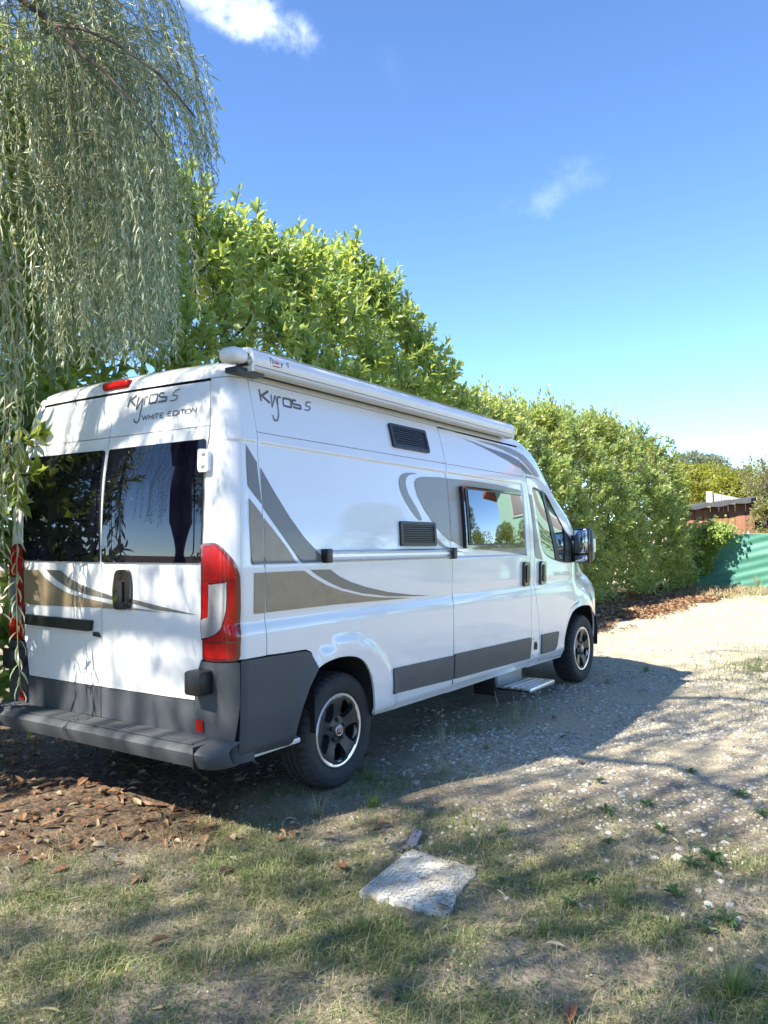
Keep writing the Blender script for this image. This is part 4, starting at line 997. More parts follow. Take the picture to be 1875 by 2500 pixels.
# ------------------------------------------------------------------ cherry laurel hedges
def laurel_hedge(base, label, x0, x1, front, back, top, n_front, n_top, n_in, mat, zmin=.1, extra=None, leaf=.135):
    h = empty('laurel_hedge', base); tag(h, label, 'hedge')
    P = []; D = []
    nf = n_front; x = rng.uniform(x0, x1, nf); tz = top(x); z = zmin+(tz-zmin)*rng.random(nf)**.85
    y = front(x, z)+rng.normal(0, .10, nf)
    P.append(np.stack([x, y, z], 1)); D.append(np.stack([rng.normal(0, .42, nf), -.75+rng.normal(0, .3, nf), .45+.5*(z/tz)+rng.normal(0, .3, nf)], 1))
    nt = n_top; x = rng.uniform(x0, x1, nt); f0 = front(x, top(x)); y = f0+(back-f0)*rng.random(nt)**1.5; z = top(x)+rng.normal(-.12, .16, nt)-.25*((y-f0)/(back-f0))**2
    P.append(np.stack([x, y, z], 1)); D.append(np.stack([rng.normal(0, .25, nt), rng.normal(-.12, .25, nt), 1+0*x], 1))
    ns = int(n_top*.35); x = rng.uniform(x0, x1, ns); f0 = front(x, top(x)); y = f0+rng.uniform(-.05, .7, ns)
    P.append(np.stack([x, y, top(x)+rng.uniform(.0, .26, ns)], 1)); D.append(np.stack([rng.normal(0, .16, ns), rng.normal(-.08, .14, ns), 1+0*x], 1))
    for xe, sg in ((x0, -1), (x1, 1)):
        ne = int(n_front*.14); y = rng.uniform(front(np.array(xe), np.array(2.)), back, ne); z = rng.uniform(max(zmin, .3), float(top(np.array(xe))), ne)
        P.append(np.stack([xe+rng.normal(0, .15, ne), y, z], 1)); D.append(np.stack([sg*.8+rng.normal(0, .3, ne), rng.normal(-.2, .3, ne), .5+rng.normal(0, .3, ne)], 1))
    if extra is not None: P.append(extra[0]); D.append(extra[1])
    P = np.concatenate(P); D = np.concatenate(D)
    P, Dd, N, L, Wd, paths = [*shoots(P, D, rng.uniform(.20, .42, len(P)), 11, leaf, leaf*.37)]
    ni = n_in; x = rng.uniform(x0, x1, ni); z = (zmin+(1-zmin)*rng.random(ni)**1.25)*(top(x)-.1); f0 = front(x, z); y = f0+.1+(back-f0-.3)*rng.random(ni)
    Pi = np.stack([x, y, z], 1); Di = np.stack([rng.normal(0, .6, ni), rng.normal(-.3, .6, ni), rng.normal(.1, .6, ni)], 1); Ni = np.stack([rng.normal(0, .5, ni), rng.normal(-.3, .5, ni), np.ones(ni)], 1)
    foliage(h, np.concatenate([P, Pi]), np.concatenate([Dd, Di]), np.concatenate([N, Ni]), np.concatenate([L, leaf*rng.uniform(.8, 1.15, ni)]), np.concatenate([Wd, leaf*.36*rng.uniform(.8, 1.15, ni)]), mat)
    tw = paths[::2]; twigs('shoot', tw, [.006]*len(tw), M['bark'], h, 3, 'stuff')
    for k in range(int((x1-x0)/.9)):
        xs = x0+.4+k*.9+rng.normal(0, .15); ys = float(front(np.array(xs), np.array(1.)))+.8+rng.normal(0, .2); th = float(top(np.array(xs)))*.88
        pts = [(xs, ys, -.05)]
        for q in range(1, 6): pts.append((pts[-1][0]+rng.normal(0, .12), pts[-1][1]+rng.normal(-.05, .14), th*q/5))
        tube('stem', pts, np.linspace(.045, .012, 6), M['bark'], h, 7)
        for q in range(4):
            a_ = np.array(pts[1+q]); b_ = a_+np.array([rng.normal(0, .5), -rng.uniform(.3, .8), rng.uniform(.2, .6)])
            tube('branch', [a_, (a_+b_)/2+rng.normal(0, .05, 3), b_], [.018, .012, .006], M['bark'], h, 5)
    return h
xk = np.array([-4, 0, 3, 3.8, 5.0, 5.6, 6.5, 6.9, 7.25, 7.5, 7.75]); zk_ = np.array([4.9, 5.0, 4.85, 4.62, 4.54, 4.72, 4.95, 4.85, 4.68, 4.45, 4.1])
near_top = lambda x: np.interp(x, xk, zk_)+.16+.13*np.sin(6.1*x)+.08*np.sin(13.7*x+1)
near_front = lambda x, z: np.interp(x, [-4, .2, 1.2, 3, 8.7], [1.5, 1.42, 1.75, 1.95, 2.15])+.10*np.sin(3.1*x+1.7*z)+.85*S(z, 3.0, 5.3)
ex_P = np.array([(.02, .95, 2.05), (-.05, 1.05, 1.92), (.0, .90, 1.88), (-.18, 1.15, 1.75), (-.1, 1.2, 2.2), (-.25, 1.25, 1.5), (.05, 1.12, 2.28), (-.3, 1.3, 1.95), (-.2, 1.05, 2.05), (-.12, .98, 1.78), (-.35, 1.2, 1.3), (-.4, 1.25, 1.7), (-.45, 1.35, 2.2), (-.4, 1.4, 1.1)])
ex_D = np.array([(.2, -.95, .25), (.1, -.9, .1), (.1, -1, -.05), (-.2, -.8, .2), (-.1, -.6, .7), (-.3, -.7, .1), (.3, -.7, .6), (-.4, -.8, .4), (-.1, -.9, .4), (0, -1, -.2), (-.4, -.7, .2), (-.4, -.6, .3), (-.3, -.5, .8), (-.4, -.7, .3)])
_n = 150; ex_P = np.vstack([ex_P, np.column_stack([rng.uniform(-.75, .8, _n), rng.uniform(1.25, 1.75, _n), rng.uniform(.15, 2.3, _n)])]); ex_D = np.vstack([ex_D, np.column_stack([rng.normal(-.3, .4, _n), rng.normal(-.6, .3, _n), rng.normal(.35, .35, _n)])])
hedge_a = laurel_hedge((2.4, 3.0, 0), 'tall near cherry laurel hedge rising behind the camper van with sunlit shoot tips', -1.0, 7.75, near_front, 4.1, near_top, 2100, 800, 3400, M['laurel'], .4, (ex_P, ex_D), .165)
tube('branch', [(-.3, 1.7, 1.4), (-.1, 1.35, 1.8), (.0, 1.0, 2.05), (.04, .85, 2.12)], [.02, .014, .008, .004], M['bark'], hedge_a, 6)
xf = np.array([8.8, 10, 11, 12.4, 14, 15.4, 17, 18.5, 19.6, 20.4]); zf = np.array([3.35, 3.70, 3.66, 3.66, 3.76, 3.82, 3.88, 3.90, 3.75, 3.3])
far_top = lambda x: np.interp(x, xf, zf)+.14*np.sin(4.3*x)+.10*np.sin(9.7*x+2)
far_front = lambda x, z: np.interp(x, [8.8, 14.3, 20.4], [2.45, 2.05, 1.55])+.14*np.sin(2.3*x+1.3*z)+.10*np.sin(5.9*x-2.9*z)+1.0*S(z, 2.1, 4.2)-.12*np.exp(-((z-1.0)/.8)**2)
hedge_b = laurel_hedge((14.5, 3.0, 0), 'lower far cherry laurel hedge running from ahead of the van to the green screen', 9.0, 19.3, far_front, 4.2, far_top, 3200, 1000, 7500, M['laurel_far'], .06, None, .150)
# dry hanging stalks on the far hedge
pth = []
for k in range(46):
    x = rng.choice([10.6, 11.0, 12.9, 13.3, 15.2])+rng.normal(0, .22); z = rng.uniform(2.2, 3.2); y = float(far_front(np.array(x), np.array(z)))-.22
    l = rng.uniform(.35, .9); pth.append([(x, y, z), (x+rng.normal(.05, .06), y-.10, z-l*.5), (x+rng.normal(.08, .08), y-.12, z-l)])
twigs('dry_stalks', pth, [.006]*len(pth), M['straw'], hedge_b, 3, 'stuff')

# ------------------------------------------------------------------ weeping willow
wil = empty('willow_tree', (-5.4, 4.6, 0)); tag(wil, 'weeping willow with long drooping grey green strands hanging beside the back of the van', 'tree')
tube('trunk', [(-5.4, 4.6, -.1), (-5.3, 4.4, .8), (-4.9, 4.0, 2.0), (-4.3, 3.55, 3.2), (-3.6, 3.15, 4.6)], [.34, .27, .23, .20, .16], M['bark'], wil, 14)
WC = np.array([-3.2, 3.0]); WR = 4.95
def dome(r): return 4.15+4.5*np.sqrt(np.clip(1-(r/WR)**2, 0, 1))
limbs = [[(-3.9, 3.3, 3.6), (-2.6, 2.6, 5.2), (-1.2, 1.7, 5.6), (-.30, .95, 5.05), (-.12, .68, 4.80), (-.08, .29, 4.47), (-.08, .03, 4.20), (-.05, -.10, 4.09), (.03, -.29, 3.86), (.10, -.46, 3.6)],
         [(-.08, .29, 4.47), (-.05, .10, 4.40), (.0, -.15, 4.25), (.08, -.42, 4.02), (.16, -.62, 3.75)]]
for k in range(9):
    a_ = k*.7+.3; o_ = np.array([math.cos(a_), math.sin(a_), 0]); rr = rng.uniform(3.2, 4.4)
    c0 = np.array([-3.8, 3.3, 3.4+.12*k]); pts = [c0]
    for q in range(1, 6):
        f_ = q/5; pts.append(np.array([WC[0], WC[1], 0])*f_+np.array([c0[0], c0[1], 0])*(1-f_)+o_*rr*f_+np.array([0, 0, c0[2]+(float(dome(rr*f_))-.4-c0[2])*math.sin(f_*1.5)])+rng.normal(0, .12, 3)*[1, 1, .5])
    e_ = pts[-1]
    if not in_view(np.array(pts), 1.15).any(): limbs.append(pts)
for k, l in enumerate(limbs):
    tube('limb', l, (np.linspace(.011, .004, len(l)) if k == 1 else np.r_[.055, .040, .028, .021, .017, .014, .011, .009, .006, .003]) if k < 2 else np.linspace(.11, .02, len(l)), M['bark'], wil, 8)
sP, sD, sN, sL, sW = [], [], [], [], []; spaths = []
ang0 = rng.random(1500)*2*math.pi; rad0 = WR*np.sqrt(rng.random(1500)); rad0 = np.where(rng.random(1500) < .30, WR*(.86+.14*rng.random(1500)), rad0)
heads = [(WC[0]+r*math.cos(a_), WC[1]+r*math.sin(a_), float(dome(r))-rng.random()*1.3, None) for a_, r in zip(ang0, rad0)]
# the side of the crown that faces the van is the densest: more strands through its whole depth
cnt = 0
while cnt < 400:
    r_, a_ = WR*math.sqrt(rng.random()), rng.uniform(-1.25, .55)
    q = np.array([WC[0]+r_*math.cos(a_), WC[1]+r_*math.sin(a_), 0]); q[2] = rng.uniform(2.9, float(dome(r_)))
    d_ = q-CAM; z_ = d_@FWD
    if z_ < 4.7 or not (-60 < 937.5+_f*(d_@RGT)/z_ < 490) or 1250-_f*(d_@UPV)/z_ > 720 or 1250-_f*(d_@UPV)/z_ < -500: continue
    heads.append((q[0], q[1], q[2], rng.uniform(1.0, 2.6))); cnt += 1
# strands from the two visible limbs
for l in limbs[:2]:
    l = np.array(l)
    for q in range(60 if len(l) > 6 else 36):
        k = rng.integers(max(1, len(l)-7), len(l)-1); f_ = rng.random(); p = l[k]*(1-f_)+l[k+1]*f_ if k+1 < len(l) else l[k]
        heads.append((p[0], p[1], p[2], 1.2+rng.random()*1.0))
for k in range(150):
    d_ = rng.uniform(4.5, 5.4); q = CAM+pixdir(rng.uniform(140, 385), rng.uniform(-220, 250))*d_
    heads.append((q[0], q[1], q[2], rng.uniform(.6, 1.9), RGT*rng.uniform(.6, 1)+rng.normal(0, .2, 3)))
for k in range(70):
    d_ = rng.uniform(4.35, 4.7); q = CAM+pixdir(rng.uniform(10, 300), rng.uniform(-160, 120))*d_
    heads.append((q[0], q[1], q[2], rng.uniform(.5, 1.6)))
for k in range(180):
    d_ = rng.uniform(4.62, 5.5); q = CAM+pixdir(rng.uniform(-90, 175), rng.uniform(-350, 520))*d_
    heads.append((q[0], q[1], q[2], rng.uniform(1.2, 3.6)))
def azpx(P):
    d = P-CAM; z = d@FWD; return 937.5+_f*(d@RGT)/max(z, .05), 1250-_f*(d@UPV)/max(z, .05), z
rb_y = [-400, 0, 200, 350, 480, 620, 760, 870]; rb_x = [330, 385, 478, 495, 480, 450, 455, 440]
for hd in heads:
    hx, hy, hz_, ln = hd[:4]; arch = len(hd) > 4
    r = math.hypot(hx-WC[0], hy-WC[1])
    if hx > 1.4 and hy < 2.5: continue
    o_ = unit(np.array([hx-WC[0], hy-WC[1], 0.])+rng.normal(0, .8, 3)*[1, 1, 0])
    if arch: o_ = unit(hd[4]*[1, 1, 0])
    px, py, dz = azpx(np.array([hx, hy, hz_]))
    infr = dz > .25 and -450 < px < 1100 and py < 2600
    if infr and dz < 4.6: continue
    screen = not infr and abs(hy+.39*hx-.1) < 1.9 and hx < .3   # the side of the crown between the sun and the van's back
    if not infr and rng.random() < (.12 if screen else .25): continue
    length = ln or rng.uniform(2.0, 4.2)
    bottom = hz_-length
    if not infr and bottom < 2.0: bottom = 2.0+rng.random()*.6
    if infr:
        zf_ = 1.47+dz*((1250-885+72)/_f)
        if px > 165: bottom = max(bottom, 1.47+dz*(1322-rng.uniform(560, 868))/_f)
        elif hy > -.6: bottom = max(bottom, rng.choice([1.5, 2.4, 1.1, 2.0], p=[.18, .55, .05, .22])+rng.random()*.3)
        if hx > -.25 and hy < 1.25: bottom = max(bottom, 2.58)
    if bottom > hz_-.5: continue
    n_ = int((hz_-bottom+.5)/.22); s_ = np.linspace(0, hz_-bottom+.45, max(n_, 5))
    hh = rng.uniform(.45, 1.15) if arch else rng.uniform(.25, .8); up = rng.uniform(0, .25)
    sway = rng.normal(0, .06, 2)
    xy = np.array([hx, hy])[None]+o_[:2]*(hh*(1-np.exp(-s_/.55)))[:, None]+sway[None]*np.sin(s_*1.6+rng.random()*6)[:, None]
    z = hz_+up*np.sin(np.clip(s_/.9, 0, 1)*math.pi)-np.clip(s_-.45*(1-np.exp(-s_/.45)), 0, None)
    path = np.column_stack([xy, z])
    # keep the strand inside the crown's outline, clear of the van
    if infr:
        bad = False
        ok_n = len(path)
        for qi, q in enumerate(path):
            qx, qy, _ = azpx(q)
            lim = np.interp(qy, rb_y, rb_x)+(48 if arch else -75*S(470-qy, 0, 150)-15)+rng.normal(0, 12)
            if qy > 885 and qx > 175: ok_n = min(ok_n, qi); break
            if qx > lim and qy < 900: ok_n = min(ok_n, qi); break
            if (q-CAM)@FWD < 4.35: ok_n = min(ok_n, qi); break
            if q[0] > -.06 and q[1] < 1.05 and q[2] < 2.55: ok_n = min(ok_n, qi); break
        path = path[:ok_n]
        if len(path) < 4: continue
    near = ((path-CAM)@FWD < 4.2) & in_view(path, 1.12)
    if near.any():
        path = path[:int(np.argmax(near))]
        if len(path) < 4: continue
    seg = np.linalg.norm(np.diff(path, axis=0), axis=1); cs = np.r_[0, np.cumsum(seg)]
    st = .024 if infr else (.026 if screen else .042)
    u_ = np.arange(.12, cs[-1], st); u_ = u_+rng.normal(0, .006, len(u_))
    pts = np.column_stack([np.interp(u_, cs, path[:, k]) for k in range(3)])
    tan = unit(np.column_stack([np.interp(u_+.05, cs, path[:, k])-np.interp(u_-.05, cs, path[:, k]) for k in range(3)])+1e-6)
    ph = rng.random()*6.28+np.arange(len(u_))*2.4
    h1 = unit(np.cross(tan, np.array([.31, .95, .1]))); h2 = np.cross(h1, tan)
    rad = h1*np.cos(ph)[:, None]+h2*np.sin(ph)[:, None]
    an = np.radians(rng.normal(36, 12, len(u_)))[:, None]
    dd = tan*np.cos(an)+rad*np.sin(an); dd[:, 2] -= .25
    sP.append(pts); sD.append(dd); sN.append(rad*.6-tan*.3+rng.normal(0, .45, (len(u_), 3)))
    k_ = rng.uniform(.8, 1.15)*(1 if infr else (1.15 if screen else 1.6))
    sL.append(rng.uniform(.048, .078, len(u_))*k_); sW.append(rng.uniform(.0085, .0120, len(u_))*k_)
    if infr or rng.random() < .25: spaths.append(path)
foliage(wil, np.concatenate(sP), np.concatenate(sD), np.concatenate(sN), np.concatenate(sL), np.concatenate(sW), M['willow'], 'leaf', 300, False, .15, .16)
twigs('hanging_twigs', spaths, [np.linspace(.0032, .0012, len(p_)) for p_ in spaths], M['twig'], wil, 3, 'stuff')
# individually hung strands in front of the van's left rear corner
fP, fD, fN, fL, fW = [], [], [], [], []
for (x, y, z0, z1, dx, dy) in ((-.34, .42, 3.2, 1.35, .04, -.06), (-.40, .36, 3.2, 1.05, .04, -.06), (-.32, .30, 3.1, 1.6, .04, -.04), (-.38, .30, 3.0, .66, .08, -.10), (-.42, .46, 3.2, 1.0, .06, -.06), (-.33, .35, 3.2, 1.8, .03, -.04), (-.44, .40, 3.2, 1.55, .04, .0), (-.4, .40, 3.2, 1.9, .0, .02), (-.35, .42, 3.2, 2.0, .02, .0)):
    s_ = np.linspace(0, 1, 12); path = np.column_stack([x+dx*s_+.04*np.sin(s_*5), y+dy*s_**1.5, z0+(z1-z0)*s_])
    tube('hanging_twig', path, np.linspace(.0045, .0018, 12), M['twig'], wil, 5)
    u_ = np.arange(.02, 1, .034/(z0-z1)); pts = np.column_stack([np.interp(u_, s_, path[:, k]) for k in range(3)])
    ph = rng.random()*6+np.arange(len(u_))*2.4; rad = np.column_stack([np.cos(ph), np.sin(ph), 0*ph]); an = np.radians(rng.normal(34, 13, len(u_)))[:, None]
    fP.append(pts); fD.append(np.array([0, 0, -1.])*np.cos(an)+rad*np.sin(an)); fN.append(rad*.7+[0, 0, .3]+rng.normal(0, .35, rad.shape)); fL.append(rng.uniform(.075, .115, len(u_))); fW.append(rng.uniform(.011, .016, len(u_)))
V, F = leaf_arrays(np.concatenate(fP), np.concatenate(fD), np.concatenate(fN), np.concatenate(fL), np.concatenate(fW), .15, .18)
o = big_mesh('low_foliage', V, F, M['willow'], wil); o['kind'] = 'stuff'

# ------------------------------------------------------------------ green windbreak screen, vine, shed
scr = empty('windbreak_screen', (20.5, -2.0, 0)); tag(scr, 'green woven windbreak fabric stretched along the fence at the far end of the yard', 'screen')
ny, nzv = 160, 40; yy, zz = np.meshgrid(np.linspace(2.3, -7.5, ny), np.linspace(0, 1, nzv))
topz = 1.44-.035*np.sin((yy-1)*1.15)-.03*(1.9-yy).clip(0, 3)*.5
X = 20.5+.016*np.sin(9*zz+1.3*yy)*S(1.2-yy, 0, 1.5)+.012*np.sin(16*zz+.8*yy+1)*S(.9-yy, 0, 1)+.06*np.sin(14*(zz*.9+.42*(yy-1.9)))*np.exp(-((yy-1.2)/.55)**2)*(1-zz)+.012*np.sin(40*zz+7*yy)
V = np.stack([X.ravel(), yy.ravel(), (zz*topz+.0).ravel()], 1); i = np.arange(nzv-1)[:, None]*ny+np.arange(ny-1)[None]
t = NT('green_mesh_fabric')
wv = t.noise(420, 2); wv2 = t.noise(2.0, 4)
t.set(Base_Color=t.mix(t.ramp(wv, [(.35, 0), (.65, 1)]), t.mix(wv2, (.034, .145, .115), (.048, .19, .145)), (.085, .26, .205)), Roughness=.6)
tr = t.new('ShaderNodeBsdfTranslucent'); tr.inputs['Color'].default_value = (.08, .32, .20, 1); mx = t.new('ShaderNodeMixShader'); mx.inputs[0].default_value = .15
t.l.new(t.bsdf.outputs[0], mx.inputs[1]); t.l.new(tr.outputs[0], mx.inputs[2]); t.l.new(mx.outputs[0], t.out.inputs['Surface'])
big_mesh('fabric', V, np.stack([i, i+ny, i+ny+1, i+1], -1).reshape(-1, 4), t.m, scr, True)
tube('top_wire', [(20.52, y, float(1.44-.035*math.sin((y-1)*1.15)-.015*min(3, max(0, 1.9-y)))) for y in np.linspace(2.3, -7.5, 30)], .006, M['grey_metal'], scr, 5)
for y in (2.2, .2, -1.9, -4.0, -6.1): tube('post', [(20.60, y, -.1), (20.60, y, 1.5)], .03, M['grey_metal'], scr, 8)
vine = empty('climbing_vine', (20.4, 1.1, 0)); tag(vine, 'clump of climbing vine spilling over the top of the green screen', 'vine')
n_ = 1500; a_ = rng.random(n_); yv = 1.08+rng.normal(0, .26, n_); zv = 1.50+rng.normal(0, .14, n_)
n2_ = 900; t2 = rng.random(n2_); yv2 = 1.20+.05*t2+rng.normal(0, .20, n2_)*(1-t2*.75); zv2 = 1.45-1.05*t2
yv = np.r_[yv, yv2]; zv = np.r_[zv, zv2]; xv = 20.40-np.abs(rng.normal(0, .16, len(yv)))*np.where(zv > 1.2, 1.4, .6)
Pv = np.stack([xv, yv, zv], 1); Dv = np.stack([-.5+rng.normal(0, .4, len(yv)), rng.normal(0, .5, len(yv)), -.7+rng.normal(0, .4, len(yv))], 1); Nv = np.stack([-.8+rng.normal(0, .4, len(yv)), rng.normal(0, .4, len(yv)), .8+0*yv], 1)
foliage(vine, Pv, Dv, Nv, rng.uniform(.07, .11, len(yv)), rng.uniform(.05, .075, len(yv)), M['ivy'], 'leaf', 0, True)
tube('stem', [(20.38, 1.86, 0), (20.4, 1.85, .7), (20.4, 1.6, 1.3), (20.38, 1.1, 1.46)], [.03, .025, .018, .01], M['bark'], vine, 6)
n_ = 420; Pv = np.stack([20.36-np.abs(rng.normal(0, .08, n_)), 1.85+rng.normal(0, .16, n_), rng.uniform(.05, .95, n_)], 1)
foliage(vine, Pv, rng.normal(0, .6, (n_, 3))+[-.3, 0, -.5], rng.normal(0, .4, (n_, 3))+[-.8, 0, .6], rng.uniform(.06, .10, n_), rng.uniform(.045, .07, n_), M['ivy'], 'leaf', 0, True)

shed = empty('wooden_shed', (22.6, .6, 0)); tag(shed, 'rust brown plank shed with a sagging dark roof behind the green screen', 'shed')
t = NT('rust_planks'); oi = t.new('ShaderNodeObjectInfo'); tcs = t.new('ShaderNodeTexCoord'); mp = t.new('ShaderNodeMapping'); mp.inputs['Scale'].default_value = (30, 30, 1.5)
t.l.new(tcs.outputs['Object'], mp.inputs['Vector']); gr = t.noise(1.0, 6, .6, vec=mp.outputs[0])
c = t.mix(oi.outputs['Random'], (.17, .075, .045), (.28, .13, .07)); c = t.mix(t.ramp(gr, [(.4, 0), (.7, .6)]), c, (.16, .055, .03)); t.set(Base_Color=c, Roughness=.75); t.bump(gr, .3, .01); M['plank'] = t.m
y = 2.40; k = 0
def roof_z(y_): return 2.33+.075*(2.2-y_)-.02*np.sin((y_-1.0)*1.6)
while y > -2.4:
    wdt = rng.choice([.13, .19, .24, .29]); y1 = y-wdt
    zt_ = float(roof_z((y+y1)/2))-.10 if y > .42 else 1.98
    if y1 < .30 and y > -.42:   # the opening in the front
        box('plank', (22.60+rng.normal(0, .004), y1+.006, -.05), (22.63, y-.002, 1.52+rng.normal(0, .01)), M['plank'], shed, .003)
        box('plank', (22.60+rng.normal(0, .004), y1+.006, 1.86+rng.normal(0, .01)), (22.63, y-.002, zt_), M['plank'], shed, .003)
    else:
        box('plank', (22.60+rng.normal(0, .006), y1+.006, -.05), (22.63, y-.002, zt_), M['plank'], shed, .003)
    y = y1
box('side_wall', (22.64, 2.36, -.05), (24.6, 2.40, 2.15), M['plank'], shed, .004)
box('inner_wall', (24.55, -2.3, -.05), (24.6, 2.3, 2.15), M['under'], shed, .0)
for (p_, q_) in (((22.63, .28, 1.60), (22.70, -.40, 1.78)), ((22.66, .25, 1.80), (22.70, -.38, 1.62)), ((22.64, -.05, 1.52), (22.64, -.08, 1.88))):
    tube('window_batten', [p_, q_], .012, M['letter_pale'], shed, 5)
V = []; ys = np.linspace(2.75, .40, 24)
for y in ys:
    z = float(roof_z(y))+.02*math.sin(9*y)
    V += [(22.28, y, z-.13), (24.8, y, z+.08), (24.8, y, z+.16), (22.28, y, z-.01)]
F = []
for i in range(len(ys)-1):
    for j in range(4): F.append((4*i+j, 4*i+(j+1) % 4, 4*i+4+(j+1) % 4, 4*i+4+j))
F += [(0, 3, 2, 1), tuple(4*(len(ys)-1)+j for j in range(4))]
t = NT('roofing_felt'); t.set(Base_Color=t.mix(t.noise(6, 5), (.030, .033, .040), (.08, .084, .094)), Roughness=.85); mesh('roof', V, F, t.m, shed)
pan = empty('corrugated_wall', (26.0, 1.6, 0)); tag(pan, 'weathered grey corrugated sheet wall with a pale post rising behind the shed roof', 'wall')
V = []; ns = 90
for k in range(ns+1):
    f_ = k/ns; y = 2.22-1.35*f_; x = 26.0+.03*math.sin(k*1.75); ztop = 2.84-.34*f_; V += [(x, y, 0), (x, y, ztop)]
F = [(2*k, 2*k+2, 2*k+3, 2*k+1) for k in range(ns)]
t = NT('weathered_sheet'); t.set(Base_Color=t.mix(t.noise(5, 5), (.23, .25, .27), (.42, .43, .43)), Roughness=.7); o = mesh('sheet', V, F, t.m, pan, True)
box('post', (25.9, 2.22, 0), (26.02, 2.42, 2.88), simple('pale_timber', (.50, .46, .36), .8, 0, .2, 10), pan, .005)

# ------------------------------------------------------------------ trees and bushes beyond
def bush(name, label, base, rx, ry, h, z0, n, L, mat, cat='bush', lumps=14, seed=0, sparse=0.0, group=None):
    e_ = empty(name, base); tag(e_, label, cat, group); b = np.array(base, float); r_ = np.random.default_rng(seed)
    c = []; 
    for k in range(lumps):
        a_ = r_.random()*6.28; q = math.sqrt(r_.random()); zz_ = z0+(h-z0)*r_.random()**.8
        sh = 1-.55*abs((zz_-z0)/(h-z0)-.45); c.append((b[0]+rx*.7*q*math.cos(a_)*sh, b[1]+ry*.7*q*math.sin(a_)*sh, min(zz_, h-.12*h), (.26+.22*r_.random())*min(rx, ry, (h-z0)*.7)))
    c = np.array(c); w_ = r_.integers(0, lumps, n); dv = unit(r_.normal(0, 1, (n, 3))); rad = c[w_, 3]*(.55+.5*r_.random(n)**.6)
    P = b*[0, 0, 1]*0+c[w_, :3]+dv*rad[:, None]*[1, 1, .85]; P[:, 2] = np.maximum(P[:, 2], z0*.6)
    D = dv*.7+r_.normal(0, .5, (n, 3))+[0, 0, .15]; N = dv*.6+[0, 0, .7]+r_.normal(0, .4, (n, 3))
    V, F = leaf_arrays(P, D, N, L*(.7+.6*r_.random(n)), L*.45*(.7+.6*r_.random(n)), .2, .15, False)
    o = big_mesh('crown', V, F, mat, e_)
    tube('trunk', [(b[0], b[1], -.1), (b[0]+.1, b[1], h*.35), (b[0], b[1]+.1, h*.7)], [.04+.02*h, .03+.012*h, .02], M['bark'], e_, 8)
    for k in range(min(lumps, 10)):
        tube('limb', [(b[0], b[1], h*.3*r_.random()+.1*h), ((b[0]+c[k, 0])/2, (b[1]+c[k, 1])/2, c[k, 2]*.7), tuple(c[k, :3])], [.02+.008*h, .015+.004*h, .008], M['bark'], e_, 5)
    return e_
bush('yellow_bush', 'yellow green bush in full sun directly behind the grey corrugated wall', (28.5, 1.9, 0), 2.0, 1.5, 3.9, .6, 9000, .15, M['yellow_bush'], lumps=24, seed=1)
bush('yellow_bush', 'wide yellow bush behind the right part of the shed roof', (28.8, -.9, 0), 2.2, 2.0, 4.1, .6, 11000, .15, M['yellow_bush'], lumps=26, seed=2)
bush('yellow_bush', 'yellow green bush rising between the far hedge end and the grey tree', (30.0, 3.6, 0), 2.2, 1.7, 4.2, .6, 9000, .16, M['yellow_bush'], lumps=20, seed=3)
bush('round_tree', 'distant grey green round tree showing above the end of the far hedge', (44, 6.7, 0), 2.9, 2.4, 5.8, 1.2, 12000, .22, M['grey_tree'], 'tree', lumps=26, seed=4)
e_ = bush('pale_shrub', 'pale loose shrub with thin upright twigs in front of the shed at the right edge', (21.95, -.15, 0), .5, .75, 2.55, .9, 2200, .10, M['pale_bush'], 'shrub', lumps=20, seed=5)
e2 = bush('pale_shrub', 'tall sparse shrub with airy twig tips behind the shed at the right edge', (25.6, .35, 0), .9, 1.0, 3.5, 1.0, 3400, .12, M['pale_bush'], 'shrub', lumps=22, seed=6)
tw = []; tP = []
for k in range(60):
    p0 = np.array([25.4+rng.normal(0, .5), rng.uniform(.15, 1.15), rng.uniform(2.4, 3.1)]); d = np.array([rng.normal(0, .12), rng.normal(.08, .16), rng.uniform(.5, 1.15)]); pts_ = [p0+d*f_+rng.normal(0, .02, 3) for f_ in (0, .35, .7, 1)]
    tw.append(pts_); tP += [pts_[0]*(1-f_)+pts_[-1]*f_ for f_ in rng.random(14)]
twigs('twigs', tw, [.007]*len(tw), M['bark'], e2, 3, 'stuff'); tP = np.array(tP)
V, F = leaf_arrays(tP, rng.normal(0, .6, tP.shape)+[0, 0, .2], rng.normal(0, .5, tP.shape)+[0, 0, .8], rng.uniform(.07, .12, len(tP)), rng.uniform(.035, .055, len(tP)), .2, .15, False)
o = big_mesh('twig_foliage', V, F, M['pale_bush'], e2)
# off to the right of the picture: what the van's windows mirror
house = empty('house', (17.5, -5.0, 0)); tag(house, 'mint green house with a red tiled gable roof mirrored in the side window', 'house')
t = NT('mint_render'); t.set(Base_Color=t.mix(t.noise(3, 5), (.40, .70, .58), (.46, .76, .63)), Roughness=.9); t.bump(t.noise(90, 3), .2, .01); M['mint'] = t.m
ya, yb_, yc_ = -7.75, -5.15, -2.75; ze, zp = 4.35, 5.75
V = []; 
for x in (17.0, 25.0): V += [(x, ya, 0), (x, yc_, 0), (x, yc_, ze), (x, yb_, zp), (x, ya, ze)]
F = [(0, 1, 2, 3, 4)[::-1], (5, 6, 7, 8, 9), (1, 6, 7, 2), (0, 4, 9, 5)]
mesh('wall', V, F, M['mint'], house)
t = NT('roof_tiles'); w = t.new('ShaderNodeTexWave'); w.inputs['Scale'].default_value = 4; tcr = t.new('ShaderNodeTexCoord'); t.l.new(tcr.outputs['Object'], w.inputs['Vector']); w.inputs['Distortion'].default_value = .5
